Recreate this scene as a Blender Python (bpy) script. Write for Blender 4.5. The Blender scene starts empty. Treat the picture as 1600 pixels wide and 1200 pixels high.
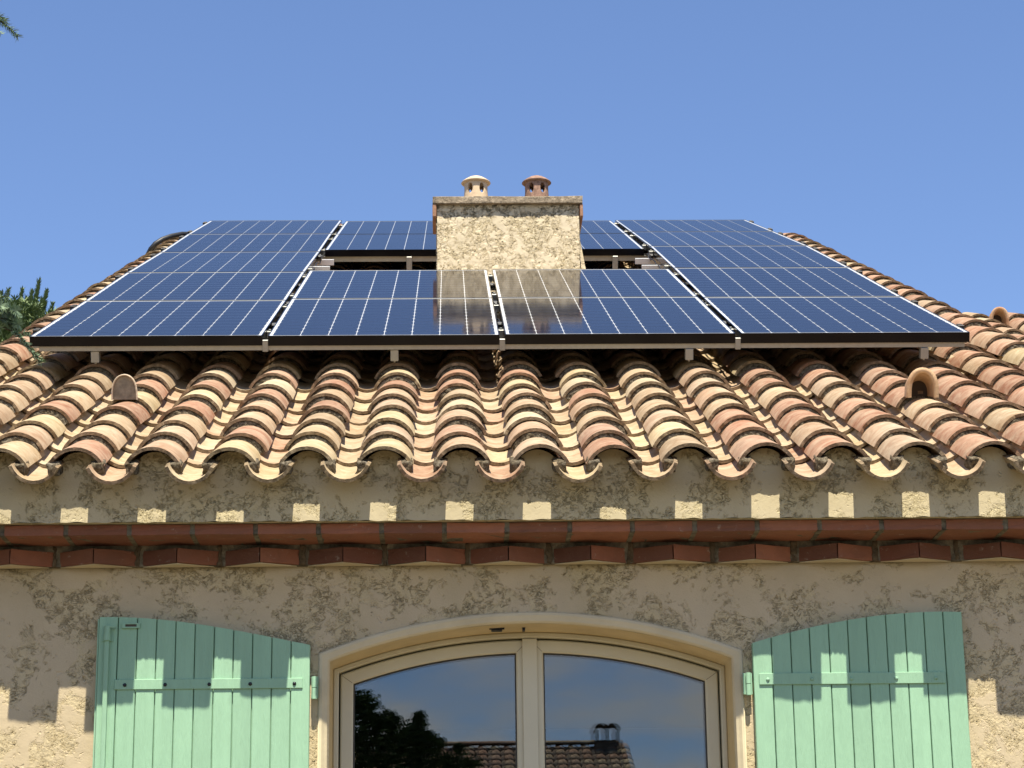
import bpy, bmesh, math, random
import numpy as np
from mathutils import Vector, Matrix
from mathutils import noise as mnoise
random.seed(7); RS = np.random.RandomState(5)
C = bpy.context.scene.collection
sc = bpy.context.scene

# ---------------------------------------------------------------- camera
AL = 0.4153                                   # roof slope
OZ = 4.634                                    # height of the panels' front left corner
CAM = Vector((1.8904, -9.8746, 1.5991))
yaw, pitch, roll = 2.87e-2, .2762, -.013
F = 3559.0                                    # focal length in pixels of the 1600 px photo
d_ = Vector((math.sin(yaw)*math.cos(pitch), math.cos(yaw)*math.cos(pitch), math.sin(pitch)))
r0 = Vector((math.cos(yaw), -math.sin(yaw), 0)); u0 = r0.cross(d_)
c_, s_ = math.cos(roll), math.sin(roll)
RR = c_*r0 + s_*u0; UU = -s_*r0 + c_*u0
cam = bpy.data.objects.new('camera', bpy.data.cameras.new('camera')); C.objects.link(cam)
cam.matrix_world = Matrix(((RR.x, UU.x, -d_.x, CAM.x), (RR.y, UU.y, -d_.y, CAM.y), (RR.z, UU.z, -d_.z, CAM.z), (0, 0, 0, 1)))
cam.data.sensor_width = 36; cam.data.lens = 36*F/1600
cam.data.clip_start = .05; cam.data.clip_end = 3000
sc.camera = cam

# ---------------------------------------------------------------- world, sun, exposure
SUN_EL, SUN_AZ = math.radians(65.8), math.radians(5)      # azimuth east of the facade's normal
SUN_COL = (1.0, .92, .77)
w = bpy.data.worlds.new('World'); sc.world = w; w.use_nodes = True
nt = w.node_tree; nt.nodes.clear()
out = nt.nodes.new('ShaderNodeOutputWorld'); bg = nt.nodes.new('ShaderNodeBackground')
sky = nt.nodes.new('ShaderNodeTexSky'); sky.sky_type = 'NISHITA'; sky.sun_disc = False
sky.sun_elevation = SUN_EL; sky.sun_rotation = math.pi - SUN_AZ
sky.altitude = 150; sky.air_density = 1.0; sky.dust_density = .12; sky.ozone_density = 3.2
bg.inputs['Strength'].default_value = .076
# thin summer clouds in the half of the sky behind the viewer (seen in the window glass)
tc = nt.nodes.new('ShaderNodeTexCoord'); mp = nt.nodes.new('ShaderNodeMapping'); mp.inputs['Scale'].default_value = (1, 1, 2.6)
nz = nt.nodes.new('ShaderNodeTexNoise'); nz.inputs['Scale'].default_value = 15; nz.inputs['Detail'].default_value = 7; nz.inputs['Roughness'].default_value = .55
rp = nt.nodes.new('ShaderNodeMapRange'); rp.inputs[1].default_value = .34; rp.inputs[2].default_value = .62
sp = nt.nodes.new('ShaderNodeSeparateXYZ'); mk = nt.nodes.new('ShaderNodeMapRange'); mk.inputs[1].default_value = .15; mk.inputs[2].default_value = -.5
ml = nt.nodes.new('ShaderNodeMath'); ml.operation = 'MULTIPLY'; ml2 = nt.nodes.new('ShaderNodeMath'); ml2.operation = 'MULTIPLY'; ml2.inputs[1].default_value = .9
mx = nt.nodes.new('ShaderNodeMixRGB'); mx.inputs[2].default_value = (8.2, 7.8, 7.2, 1)
L = nt.links.new
L(tc.outputs['Generated'], mp.inputs[0]); L(mp.outputs[0], nz.inputs['Vector']); L(nz.outputs['Fac'], rp.inputs[0])
L(tc.outputs['Generated'], sp.inputs[0]); L(sp.outputs['Y'], mk.inputs[0])
L(rp.outputs[0], ml.inputs[0]); L(mk.outputs[0], ml.inputs[1]); mk2 = nt.nodes.new('ShaderNodeMapRange'); mk2.inputs[1].default_value = .50; mk2.inputs[2].default_value = .22; L(sp.outputs['Z'], mk2.inputs[0])
ml3 = nt.nodes.new('ShaderNodeMath'); ml3.operation = 'MULTIPLY'; L(ml.outputs[0], ml3.inputs[0]); L(mk2.outputs[0], ml3.inputs[1])
L(ml3.outputs[0], ml2.inputs[0]); L(ml2.outputs[0], mx.inputs[0])
tn = nt.nodes.new('ShaderNodeMixRGB'); tn.blend_type = 'MULTIPLY'; tn.inputs[0].default_value = 1; tn.inputs[2].default_value = (1.07, 1.10, 1.25, 1)
L(sky.outputs[0], tn.inputs[1]); L(tn.outputs[0], mx.inputs[1]); L(mx.outputs[0], bg.inputs['Color']); L(bg.outputs[0], out.inputs[0])

sd = bpy.data.lights.new('sun', 'SUN'); sd.energy = 5.0; sd.angle = math.radians(.53); sd.color = SUN_COL
so = bpy.data.objects.new('sun', sd); C.objects.link(so); so.location = (6, -20, 30)
sdir = Vector((math.sin(SUN_AZ)*math.cos(SUN_EL), -math.cos(SUN_AZ)*math.cos(SUN_EL), math.sin(SUN_EL)))
so.rotation_euler = sdir.to_track_quat('Z', 'Y').to_euler()
vs = sc.view_settings; vs.view_transform = 'Standard'; vs.look = 'None'; vs.exposure = 0.91; vs.gamma = 1; vs.use_curve_mapping = False
sc.cycles.max_bounces = 8; sc.cycles.diffuse_bounces = 4

# ---------------------------------------------------------------- helpers
def ray(x, y):
    return RR*((x-800)/F) + UU*((600-y)/F) + d_
def on_wall(x, y, Y):
    r = ray(x, y); return CAM + r*((Y-CAM.y)/r.y)
def at_depth(x, y, z):
    return CAM + ray(x, y)*z
CA, SA = math.cos(AL), math.sin(AL)
def S(x, u, h=0.0, oz=OZ):                    # point of the roof: across, up the slope, above the plane of the panels
    return Vector((x, u*CA - h*SA, oz + u*SA + h*CA))

def link(name, me, mats=(), parent=None, loc=None, rot=None):
    o = bpy.data.objects.new(name, me); C.objects.link(o)
    for m in (mats if isinstance(mats, (list, tuple)) else [mats]):
        if me is not None and m.name not in [q.name for q in me.materials if q]: me.materials.append(m)
    if parent is not None: o.parent = parent
    if loc is not None: o.location = loc
    if rot is not None: o.rotation_euler = rot
    return o
def mesh_from(bm, name, smooth=False):
    me = bpy.data.meshes.new(name); bm.normal_update(); bm.to_mesh(me); bm.free()
    if smooth: me.polygons.foreach_set('use_smooth', [True]*len(me.polygons))
    return me
def obj(name, bm, mat, parent=None, smooth=False, **k):
    return link(name, mesh_from(bm, name, smooth), mat, parent, **k)
def pyd(name, v, f, mat, parent=None, smooth=False):
    me = bpy.data.meshes.new(name); me.from_pydata([tuple(p) for p in v], [], f); me.update()
    if smooth: me.polygons.foreach_set('use_smooth', [True]*len(me.polygons))
    return link(name, me, mat, parent)
def empty(name, loc=(0, 0, 0)):
    o = bpy.data.objects.new(name, None); C.objects.link(o); o.location = loc; o.empty_display_size = .2; return o
def tag(o, label=None, cat=None, group=None, kind=None):
    if label: o['label'] = label
    if cat: o['category'] = cat
    if group: o['group'] = group
    if kind: o['kind'] = kind
    return o
def box(bm, x0, x1, y0, y1, z0, z1, M=None, mi=0):
    vs_ = [bm.verts.new((x, y, z)) for z in (z0, z1) for y in (y0, y1) for x in (x0, x1)]
    if M is not None:
        for v in vs_: v.co = M @ v.co
    fs = [(0, 2, 3, 1), (4, 5, 7, 6), (0, 1, 5, 4), (2, 6, 7, 3), (0, 4, 6, 2), (1, 3, 7, 5)]
    r = []
    for f in fs:
        g = bm.faces.new([vs_[i] for i in f]); g.material_index = mi; r.append(g)
    return vs_, r
def bevel(bm, wdt, seg=1):
    bmesh.ops.bevel(bm, geom=list(bm.edges), offset=wdt, segments=seg, affect='EDGES', profile=.6, clamp_overlap=True)
def prism(bm, poly, axis, a, b, mi=0):        # poly 2D extruded along axis between a and b
    def mk_(p, t):
        return {'x': (t, p[0], p[1]), 'y': (p[0], t, p[1]), 'z': (p[0], p[1], t)}[axis]
    A = [bm.verts.new(mk_(p, a)) for p in poly]; B = [bm.verts.new(mk_(p, b)) for p in poly]
    n = len(poly)
    fs = [bm.faces.new(A), bm.faces.new(B[::-1])] + [bm.faces.new((A[i], B[i], B[(i+1) % n], A[(i+1) % n])) for i in range(n)]
    for f in fs: f.material_index = mi
    bmesh.ops.recalc_face_normals(bm, faces=fs)
def tube(bm, pts, rads, n=8, cap=True):
    rings = []
    pts = [Vector(p) for p in pts]
    if not isinstance(rads, (list, tuple)): rads = [rads]*len(pts)
    prev = None
    for i, p in enumerate(pts):
        t = (pts[min(i+1, len(pts)-1)] - pts[max(i-1, 0)]).normalized()
        if prev is None:
            a = t.orthogonal().normalized()
        else:
            a = (prev - t*prev.dot(t)).normalized()
        prev = a; b = t.cross(a)
        rings.append([bm.verts.new(p + (a*math.cos(k*math.tau/n) + b*math.sin(k*math.tau/n))*rads[i]) for k in range(n)])
    for i in range(len(rings)-1):
        for k in range(n):
            bm.faces.new((rings[i][k], rings[i][(k+1) % n], rings[i+1][(k+1) % n], rings[i+1][k]))
    if cap:
        bm.faces.new(rings[0][::-1]); bm.faces.new(rings[-1])
def lathe(bm, prof, n=28, c=(0, 0, 0)):
    rings = [[bm.verts.new((c[0]+r*math.cos(k*math.tau/n), c[1]+r*math.sin(k*math.tau/n), c[2]+z)) for k in range(n)] for r, z in prof]
    for i in range(len(rings)-1):
        for k in range(n):
            bm.faces.new((rings[i][k], rings[i][(k+1) % n], rings[i+1][(k+1) % n], rings[i+1][k]))
    return rings

# ---------------------------------------------------------------- materials
class MT:
    def __init__(s, name):
        s.m = bpy.data.materials.new(name); s.m.use_nodes = True; s.nt = s.m.node_tree
        s.b = s.nt.nodes['Principled BSDF']; s.o = s.nt.nodes['Material Output']
    def n(s, t, **k):
        q = s.nt.nodes.new(t)
        for a, v in k.items(): setattr(q, a, v)
        return q
    def l(s, a, b): s.nt.links.new(a, b)
    def noise(s, vec, scale, detail=5, rough=.55, dist=0, lo=0, hi=1, a=0, b=1):
        q = s.n('ShaderNodeTexNoise'); q.inputs['Scale'].default_value = scale; q.inputs['Detail'].default_value = detail
        q.inputs['Roughness'].default_value = rough; q.inputs['Distortion'].default_value = dist
        if vec is not None: s.l(vec, q.inputs['Vector'])
        r = s.n('ShaderNodeMapRange'); s.l(q.outputs['Fac'], r.inputs[0])
        for i, v in zip((1, 2, 3, 4), (lo, hi, a, b)): r.inputs[i].default_value = v
        return r.outputs[0]
    def math(s, op, a, b=0.0):
        q = s.n('ShaderNodeMath', operation=op)
        for i, v in enumerate((a, b)):
            if isinstance(v, (int, float)): q.inputs[i].default_value = v
            else: s.l(v, q.inputs[i])
        return q.outputs[0]
    def mix(s, f, a, b, blend='MIX'):
        q = s.n('ShaderNodeMixRGB', blend_type=blend)
        for i, v in enumerate((f, a, b)):
            if isinstance(v, (int, float)): q.inputs[i].default_value = v
            elif isinstance(v, tuple): q.inputs[i].default_value = (*v[:3], 1)
            else: s.l(v, q.inputs[i])
        return q.outputs[0]
    def bump(s, h, strength=.5, dist=.01):
        q = s.n('ShaderNodeBump'); q.inputs['Strength'].default_value = strength; q.inputs['Distance'].default_value = dist
        s.l(h, q.inputs['Height']); s.l(q.outputs[0], s.b.inputs['Normal'])
    def coords(s, per_object=False):
        t = s.n('ShaderNodeTexCoord').outputs['Object']
        if not per_object: return t
        oi = s.n('ShaderNodeObjectInfo'); k = s.n('ShaderNodeVectorMath', operation='SCALE'); k.inputs[3].default_value = 7.31
        s.l(oi.outputs['Location'], k.inputs[0]); a = s.n('ShaderNodeVectorMath', operation='ADD'); s.l(t, a.inputs[0]); s.l(k.outputs[0], a.inputs[1])
        return a.outputs[0]
def simple(name, col, rough=.6, metal=0, spec=.5, nscale=None, namp=.15, bumpd=0):
    m = MT(name); m.b.inputs['Roughness'].default_value = rough; m.b.inputs['Metallic'].default_value = metal
    m.b.inputs['Specular IOR Level'].default_value = spec
    if nscale:
        co = m.coords(); f = m.noise(co, nscale, 6, .6, lo=.3, hi=.7)
        m.l(m.mix(f, tuple(c*(1-namp) for c in col), tuple(min(1, c*(1+namp)) for c in col)), m.b.inputs['Base Color'])
        if bumpd: m.bump(m.noise(co, nscale*3, 6, .6), .6, bumpd)
    else: m.b.inputs['Base Color'].default_value = (*col, 1)
    return m.m

def tile_material(name, source, rim=False):
    m = MT(name); co = m.coords(source == 'object')
    if source == 'object': col = m.n('ShaderNodeObjectInfo').outputs['Color']
    else:
        at = m.n('ShaderNodeAttribute'); at.attribute_name = 'Col'; col = at.outputs['Color']
    f1 = m.noise(co, 11, 4, .6, 1, .35, .68)
    c = m.mix(f1, m.mix(1, col, (.90, .82, .75), 'MULTIPLY'), m.mix(.30, col, (.66, .56, .39)))
    fine = m.noise(co, 70, 5, .7, 0, .3, .7, .90, 1.06)
    comb = m.n('ShaderNodeCombineXYZ')
    for i in range(3): m.l(fine, comb.inputs[i])
    c = m.mix(1, c, comb.outputs[0], 'MULTIPLY')
    # lichen and soot freckles
    lich = m.noise(co, 38, 6, .72, .6, .60, .70)
    c = m.mix(m.math('MULTIPLY', lich, .45), c, (.13, .10, .065))
    st_ = m.noise(co, 5.5, 6, .7, .5, .52, .72); c = m.mix(m.math('MULTIPLY', st_, .32), c, (.20, .165, .11))
    if rim:
        rf = m.noise(co, 55, 5, .7, 0, .36, .62)
        c = m.mix(m.math('MULTIPLY', rf, .8), m.mix(.35, c, (.20, .13, .075)), (.10, .075, .045))
    m.l(c, m.b.inputs['Base Color']); m.b.inputs['Roughness'].default_value = .9; m.b.inputs['Specular IOR Level'].default_value = .2
    h = m.math('ADD', m.noise(co, 28, 4, .6), m.math('MULTIPLY', m.noise(co, 160, 4, .7), .35))
    m.bump(h, .55 if not rim else 1, .006)
    return m.m
TILE, RIM = tile_material('terracotta', 'object'), tile_material('terracotta_rim', 'object', True)
TILE_J, RIM_J = tile_material('terracotta_joined', 'attr'), tile_material('terracotta_rim_joined', 'attr', True)

def stucco(name, base, patch, scale=1.0, disp=.006, thresh=.50, msc=4.2, dark=.35):
    """trowelled render: smooth skims with torn, wormy patches between them"""
    m = MT(name); co = m.coords()
    mask = m.noise(co, msc*scale, 8, .74, .3, thresh, thresh+.05)
    ws = m.n('ShaderNodeMapping'); ws.inputs['Scale'].default_value = (1, 1, 1.5); m.l(co, ws.inputs[0])
    worm = m.n('ShaderNodeTexNoise'); worm.inputs['Scale'].default_value = 30*scale; worm.inputs['Detail'].default_value = 5
    worm.inputs['Roughness'].default_value = .6; worm.inputs['Distortion'].default_value = 1.6; m.l(ws.outputs[0], worm.inputs[0])
    ridge = m.math('ABSOLUTE', m.math('SUBTRACT', worm.outputs['Fac'], .5))
    ridge = m.math('MINIMUM', m.math('MULTIPLY', ridge, 20), 1.0)
    ridge = m.math('MAXIMUM', ridge, m.noise(co, 24*scale, 4, .6, .5, .44, .56))         # 0 in the cracks, 1 on the skin
    fine = m.noise(co, 120*scale, 5, .7); wave = m.noise(co, 9*scale, 3, .5)
    pits = m.noise(co, 26*scale, 2, .5, .5, .27, .335)                    # scattered pits of the smooth skin
    rough_h = m.math('ADD', m.math('SUBTRACT', m.math('MULTIPLY', ridge, 1.1), .70), m.noise(co, 21*scale, 3, .6, 0, .3, .7, -.28, .28))
    smooth_h = m.math('ADD', m.math('MULTIPLY', pits, .45), .15)
    q = m.n('ShaderNodeMix'); q.data_type = 'FLOAT'; m.l(mask, q.inputs[0]); m.l(rough_h, q.inputs[2]); m.l(smooth_h, q.inputs[3])
    inv = m.math('SUBTRACT', 1.0, mask)
    h = m.math('ADD', q.outputs[0], m.math('ADD', m.math('MULTIPLY', fine, .24), m.math('MULTIPLY', wave, .7)))
    dn = m.n('ShaderNodeDisplacement'); dn.inputs['Midlevel'].default_value = .5; dn.inputs['Scale'].default_value = disp
    m.l(h, dn.inputs['Height']); m.l(dn.outputs[0], m.o.inputs['Displacement']); m.m.displacement_method = 'BOTH'
    f = m.noise(co, 5*scale, 5, .6, 0, .3, .7); c = m.mix(f, base, tuple(x*.90 for x in base))
    c = m.mix(m.math('MULTIPLY', inv, .45), c, patch)
    # darker colour along the cracks of the torn patches
    crk = m.math('SUBTRACT', 1.0, ridge); g = m.math('MULTIPLY', m.math('MULTIPLY', crk, inv), dark)
    c = m.mix(g, c, tuple(x*.42 for x in patch))
    g2 = m.noise(co, 2.1, 5, .65, .4, .48, .72); c = m.mix(m.math('MULTIPLY', g2, .34), c, (.36, .30, .16))
    m.l(c, m.b.inputs['Base Color']); m.b.inputs['Roughness'].default_value = .93; m.b.inputs['Specular IOR Level'].default_value = .15
    return m.m
STUCCO = stucco('stucco', (.55, .455, .300), (.53, .445, .255), 1.35, .0052, .47, 3.6, .12)
STUCCO_F = stucco('stucco_fascia', (.54, .465, .30), (.51, .44, .26), 1.5, .0054, .47, 3.6, .15)
STUCCO_C = stucco('stucco_chimney', (.69, .59, .42), (.67, .575, .40), 1.25, .011, .50, 7.5, .50)
MORTAR = simple('mortar', (.16, .14, .10), .95, 0, .1, 30, .55, .01)
def mortar_d():
    m = MT('weathered_mortar'); co = m.coords(); f = m.noise(co, 75, 7, .78, .4, .40, .62); g = m.noise(co, 9, 3, .6, 0, .35, .65)
    c = m.mix(f, (.06, .048, .032), m.mix(g, (.34, .30, .23), (.23, .18, .11))); m.l(c, m.b.inputs['Base Color']); m.b.inputs['Roughness'].default_value = .97
    m.b.inputs['Specular IOR Level'].default_value = .1; m.bump(m.noise(co, 90, 6, .75), 1, .012); return m.m
MORTAR_D = mortar_d()
def brick_mat():
    m = MT('brick'); co = m.coords(True); col = m.n('ShaderNodeObjectInfo').outputs['Color']
    c = m.mix(m.noise(co, 14, 5, .6, 0, .35, .7), col, m.mix(.35, col, (.12, .06, .035)))
    c = m.mix(m.math('MULTIPLY', m.noise(co, 30, 6, .75, 0, .60, .70), .5), c, (.42, .36, .28))
    m.l(c, m.b.inputs['Base Color']); m.b.inputs['Roughness'].default_value = .85
    m.bump(m.noise(co, 60, 5, .7), .6, .004); return m.m
BRICK = brick_mat()
def paint_mat(name, base):
    m = MT(name); co = m.coords(True); st = m.n('ShaderNodeMapping'); st.inputs['Scale'].default_value = (6, 6, .6); m.l(co, st.inputs[0])
    g = m.noise(st.outputs[0], 6, 5, .6, 0, .3, .7)
    oi = m.n('ShaderNodeObjectInfo'); rr = m.n('ShaderNodeMapRange'); m.l(oi.outputs['Random'], rr.inputs[0]); rr.inputs[3].default_value = .93; rr.inputs[4].default_value = 1.04
    cb_ = m.n('ShaderNodeCombineXYZ')
    for i in range(3): m.l(rr.outputs[0], cb_.inputs[i])
    c = m.mix(1, m.mix(g, base, tuple(x*.90 for x in base)), cb_.outputs[0], 'MULTIPLY')
    sc_ = m.noise(co, 18, 4, .7, .8, .70, .74); c = m.mix(m.math('MULTIPLY', sc_, .35), c, tuple(x*.8 for x in base))
    m.l(c, m.b.inputs['Base Color']); m.b.inputs['Roughness'].default_value = .55; m.b.inputs['Specular IOR Level'].default_value = .35
    m.bump(m.math('ADD', m.noise(st.outputs[0], 30, 4, .6), m.noise(co, 4, 2, .5)), .6, .004); return m.m
GREEN = paint_mat('green_paint', (.300, .505, .335))
CREAM = simple('cream_frame', (.58, .535, .38), .4, 0, .45, 5, .05)
TRIM = simple('cream_render', (.58, .50, .33), .8, 0, .2, 7, .10, .002)
SOFFIT = simple('peach_render', (.60, .475, .26), .8, 0, .2, 6, .12, .002)
GASKET = simple('dark_gasket', (.05, .045, .035), .7)
ALU = simple('aluminium', (.30, .30, .27), .40, .35, .5, 40, .08)
ALU_SUN = simple('sunlit_aluminium', (.82, .82, .80), .45, .3, .5)  # paler copy of the aluminium, sunlight on the short rails put into its colour
STEEL_D = simple('dark_steel', (.045, .045, .05), .4, 1)
BLACK = simple('black_anodised', (.004, .004, .005), .16, 0, .16)
BLACKP = simple('black_plastic', (.015, .015, .016), .5)
GREY_PLATE = simple('weathered_plate', (.25, .22, .17), .35, 0, .5, 25, .45, .004)
def under_glass(name, col, rough=.04, cells=False):
    m = MT(name); co = m.coords(True); b = m.b
    c = m.mix(m.noise(co, 2.2, 3, .5), col, tuple(x*.75 for x in col))
    m.l(c, b.inputs['Base Color']); b.inputs['Roughness'].default_value = .5; b.inputs['Specular IOR Level'].default_value = .12
    b.inputs['Coat Weight'].default_value = .74; b.inputs['Coat IOR'].default_value = 1.42
    du = m.noise(co, 9, 5, .6, 0, .35, .8, rough, rough*2.2); m.l(du, b.inputs['Coat Roughness'])
    return m.m
CELL = under_glass('solar_cell', (.004, .005, .010), .045, True)
SHEET = under_glass('white_backsheet', (.78, .80, .80), .045)
DECK = simple('roof_underlay', (.05, .035, .025), .95)
POT_C = simple('cream_clay', (.56, .43, .29), .85, 0, .2, 18, .10, .003)
POT_B = simple('brown_clay', (.27, .17, .125), .9, 0, .2, 40, .40, .006)
def concrete_cap():
    m = MT('cap_stone'); co = m.coords(); f = m.noise(co, 26, 6, .7, 0, .35, .66)
    c = m.mix(f, (.16, .125, .085), (.42, .34, .24)); m.l(c, m.b.inputs['Base Color']); m.b.inputs['Roughness'].default_value = .95
    m.bump(m.noise(co, 45, 6, .7), 1, .012); return m.m
CAPS = concrete_cap()

def glass_mat():
    m = MT('window_glass'); nt_ = m.nt; nt_.nodes.remove(m.b)
    g = m.n('ShaderNodeBsdfGlossy'); g.inputs['Roughness'].default_value = 0; g.inputs['Color'].default_value = (.92, .96, 1, 1)
    t = m.n('ShaderNodeBsdfTransparent'); t.inputs['Color'].default_value = (.80, .84, .84, 1)
    fr = m.n('ShaderNodeFresnel'); fr.inputs['IOR'].default_value = 1.52
    f = m.math('ADD', m.math('MULTIPLY', fr.outputs[0], 1.25), .045)
    mxs = m.n('ShaderNodeMixShader'); m.l(f, mxs.inputs[0]); m.l(t.outputs[0], mxs.inputs[1]); m.l(g.outputs[0], mxs.inputs[2])
    m.l(mxs.outputs[0], m.o.inputs['Surface']); return m.m
GLASS = glass_mat()

# ---------------------------------------------------------------- the ground
gm = MT('gravel_ground'); co = gm.coords()
c = gm.mix(gm.noise(co, .35, 5, .6, 0, .4, .6), (.10, .085, .06), (.045, .06, .02)); c = gm.mix(gm.noise(co, 30, 4, .7), c, (.085, .07, .05))
gm.l(c, gm.b.inputs['Base Color']); gm.b.inputs['Roughness'].default_value = .95; gm.bump(gm.noise(co, 40, 4, .7), .6, .02)
bm = bmesh.new(); vv = [bm.verts.new(p) for p in ((-900, -900, 0), (900, -900, 0), (900, 900, 0), (-900, 900, 0))]; bm.faces.new(vv)
tag(obj('ground', bm, gm.m), kind='structure')
tm = simple('terrace_stone', (.15, .115, .072), .9, 0, .2, 3, .15, .004)
bm = bmesh.new(); box(bm, -2.5, 7.5, -8.2, -1.72, .004, .09)
tag(obj('terrace', bm, tm), kind='structure')

# ================================================================ THE HOUSE
house = empty('house', (0, 0, 0))
tag(house, 'stuccoed house with canal tile roof, green shutters and an arched window', 'house')
XL, XR = -.40, 4.82
YW, YF, ZF = -1.616, -1.865, 3.363          # lower wall plane, fascia plane, fascia bottom
PITCH, X0 = .2755, .5553                  # tile columns
K0, K1 = -3, 15
_a, _b, _c = on_wall(500, 1022, YW-.013), on_wall(1158, 1017, YW-.013), on_wall(830, 958, YW-.013)
WX0, WX1, WSP, WAP = _a.x, _b.x, (_a.z+_b.z)/2, _c.z   # window surround: sides, spring, apex
def arc_z(x, x0=WX0, x1=WX1, zs=WSP, za=WAP):
    hw = (x1-x0)/2; rise = za-zs; R_ = (hw*hw+rise*rise)/(2*rise)
    t = x-(x0+x1)/2
    return za - R_ + math.sqrt(max(R_*R_-t*t, 0))

def grid(name, xs, zlo, zhi, rows, Y, mat, parent):
    """a dense vertical sheet facing -Y between curves zlo(x) and zhi(x)"""
    V = []; Fc = []
    for i, x in enumerate(xs):
        a, b = zlo(x), zhi(x)
        for j in range(rows+1): V.append((x, Y, a+(b-a)*j/rows))
    for i in range(len(xs)-1):
        for j in range(rows):
            a = i*(rows+1)+j; b = a+rows+1; Fc.append((a, b, b+1, a+1))
    return pyd(name, V, Fc, mat, parent, True)
def frange(a, b, s):
    n = max(1, int(round((b-a)/s))); return [a+(b-a)*i/n for i in range(n+1)]

# --- wall: one mesh, dense where the photo looks
def sheet(V, Fc, xs, zlo, zhi, rows, Y):
    o = len(V)
    for x in xs:
        a, b = zlo(x), zhi(x)
        for j in range(rows+1): V.append((x, Y, a+(b-a)*j/rows))
    for i in range(len(xs)-1):
        for j in range(rows):
            a = o+i*(rows+1)+j; b = a+rows+1; Fc.append((a, b, b+1, a+1))
V = []; Fc = []
st = .0055
ZT = 3.27
sheet(V, Fc, frange(XL, WX0, st), lambda x: 2.35, lambda x: ZT, 167, YW)
sheet(V, Fc, frange(WX0, WX1, st), arc_z, lambda x: ZT, 50, YW)
sheet(V, Fc, frange(WX1, XR, st), lambda x: 2.35, lambda x: ZT, 167, YW)
sheet(V, Fc, frange(XL, WX0, .03), lambda x: 0, lambda x: 2.35, 80, YW)
sheet(V, Fc, frange(WX1, XR, .03), lambda x: 0, lambda x: 2.35, 80, YW)
# side and rear walls
def quad(V, Fc, a, b, c, d):
    o = len(V); V += [a, b, c, d]; Fc.append((o, o+1, o+2, o+3))
YB, YR = 14.5, 7.75
quad(V, Fc, (XL, YB, 0), (XL, YW, 0), (XL, YW, 3.5), (XL, YB, 3.5))
quad(V, Fc, (XR, YW, 0), (XR, YB, 0), (XR, YB, 3.5), (XR, YW, 3.5))
quad(V, Fc, (XR, YB, 0), (XL, YB, 0), (XL, YB, 3.6), (XR, YB, 3.6))
zr_ = S(0, 8.4, -.3).z
for X in (XL, XR):
    o = len(V); V += [(X, YW, 3.5), (X, YB, 3.5), (X, YB, 3.9), (X, YR, zr_), (X, YW, S(0, (YW)/CA, -.30).z)]; Fc.append((o, o+1, o+2, o+3, o+4))
wall = pyd('wall', V, Fc, STUCCO, house, True)

# --- fascia: filled stucco under the eave, its top edge following the tiles
def crest_x(k): return X0+PITCH*k
def fascia_top(x):
    k = round((x-X0)/PITCH); t = abs(x-crest_x(k))
    dx = min(abs(PITCH/2-t), .079)
    return max(3.519+.0916-math.sqrt(.0916**2-dx*dx), 3.514 + (.108*math.sqrt(max(0, 1-(t/.090)**2)) if t < .090 else 0))
V = []; Fc = []
xs = frange(XL, XR, .005)
sheet(V, Fc, xs, lambda x: ZF+.0015*math.sin(x*37)+.0012*math.sin(x*91+1), fascia_top, 44, YF)
quad(V, Fc, (XL, -1.56, ZF+.003), (XR, -1.56, ZF+.003), (XR, YF+.002, ZF+.003), (XL, YF+.002, ZF+.003))
quad(V, Fc, (XL, -1.56, ZF), (XL, YF, ZF), (XL, YF, 3.54), (XL, -1.56, 3.65)); quad(V, Fc, (XR, YF, ZF), (XR, -1.56, ZF), (XR, -1.56, 3.65), (XR, YF, 3.54))
fascia = pyd('fascia', V, Fc, STUCCO_F, house, True)

# --- cornice of bricks under the fascia (genoise)
cornice = empty('cornice'); cornice.parent = house
bm = bmesh.new()
box(bm, XL, XR, YF+.036, YW+.02, 3.3245, ZF-.001)                 # mortar bed behind the flat course
box(bm, XL, XR, YW-.030, YW+.02, 3.246, 3.3235)                    # mortar behind the toothed course
# ragged mortar joints of the flat course
BP = .2262; bx0 = .2845 + .000
j0 = int((XL-.5)/BP)-2
joints = [on_wall(103, 826, YF+.032).x + BP*i for i in range(-4, 22)]
for jx in joints:
    if XL < jx < XR:
        for q in range(3):
            zz = 3.3255+.012*q; ww = .010+.006*random.random(); ox = random.uniform(-.003, .003)
            box(bm, jx+ox-ww, jx+ox+ww, YF+.0335+random.uniform(-.002, .002), YF+.05, zz, zz+.0125)
        box(bm, jx-.009, jx+.009, YF+.04, YW, 3.3222, 3.326)
obj('mortar', bm, MORTAR, cornice)
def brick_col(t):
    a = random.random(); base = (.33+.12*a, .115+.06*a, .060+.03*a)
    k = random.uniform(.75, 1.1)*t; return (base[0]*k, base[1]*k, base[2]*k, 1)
for jx, jn in zip(joints, joints[1:]):
    a, b = max(jx+.009, XL), min(jn-.009, XR)
    if b-a < .03: continue
    bm = bmesh.new(); hl = (b-a)/2
    box(bm, -hl, hl, 0, .20, 0, .037); bmesh.ops.subdivide_edges(bm, edges=bm.edges, cuts=3, use_grid_fill=True)
    for v in bm.verts: v.co += Vector((random.uniform(-.001, .001), random.uniform(-.002, .002), random.uniform(-.0014, .0014)))
    o = obj('brick', bm, BRICK, cornice, loc=((a+b)/2, YF+.030+random.uniform(-.002, .002), 3.3235), rot=(0, random.uniform(-.002, .002), random.uniform(-.004, .004)))
    o.color = brick_col(random.uniform(.55, .8))
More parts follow.
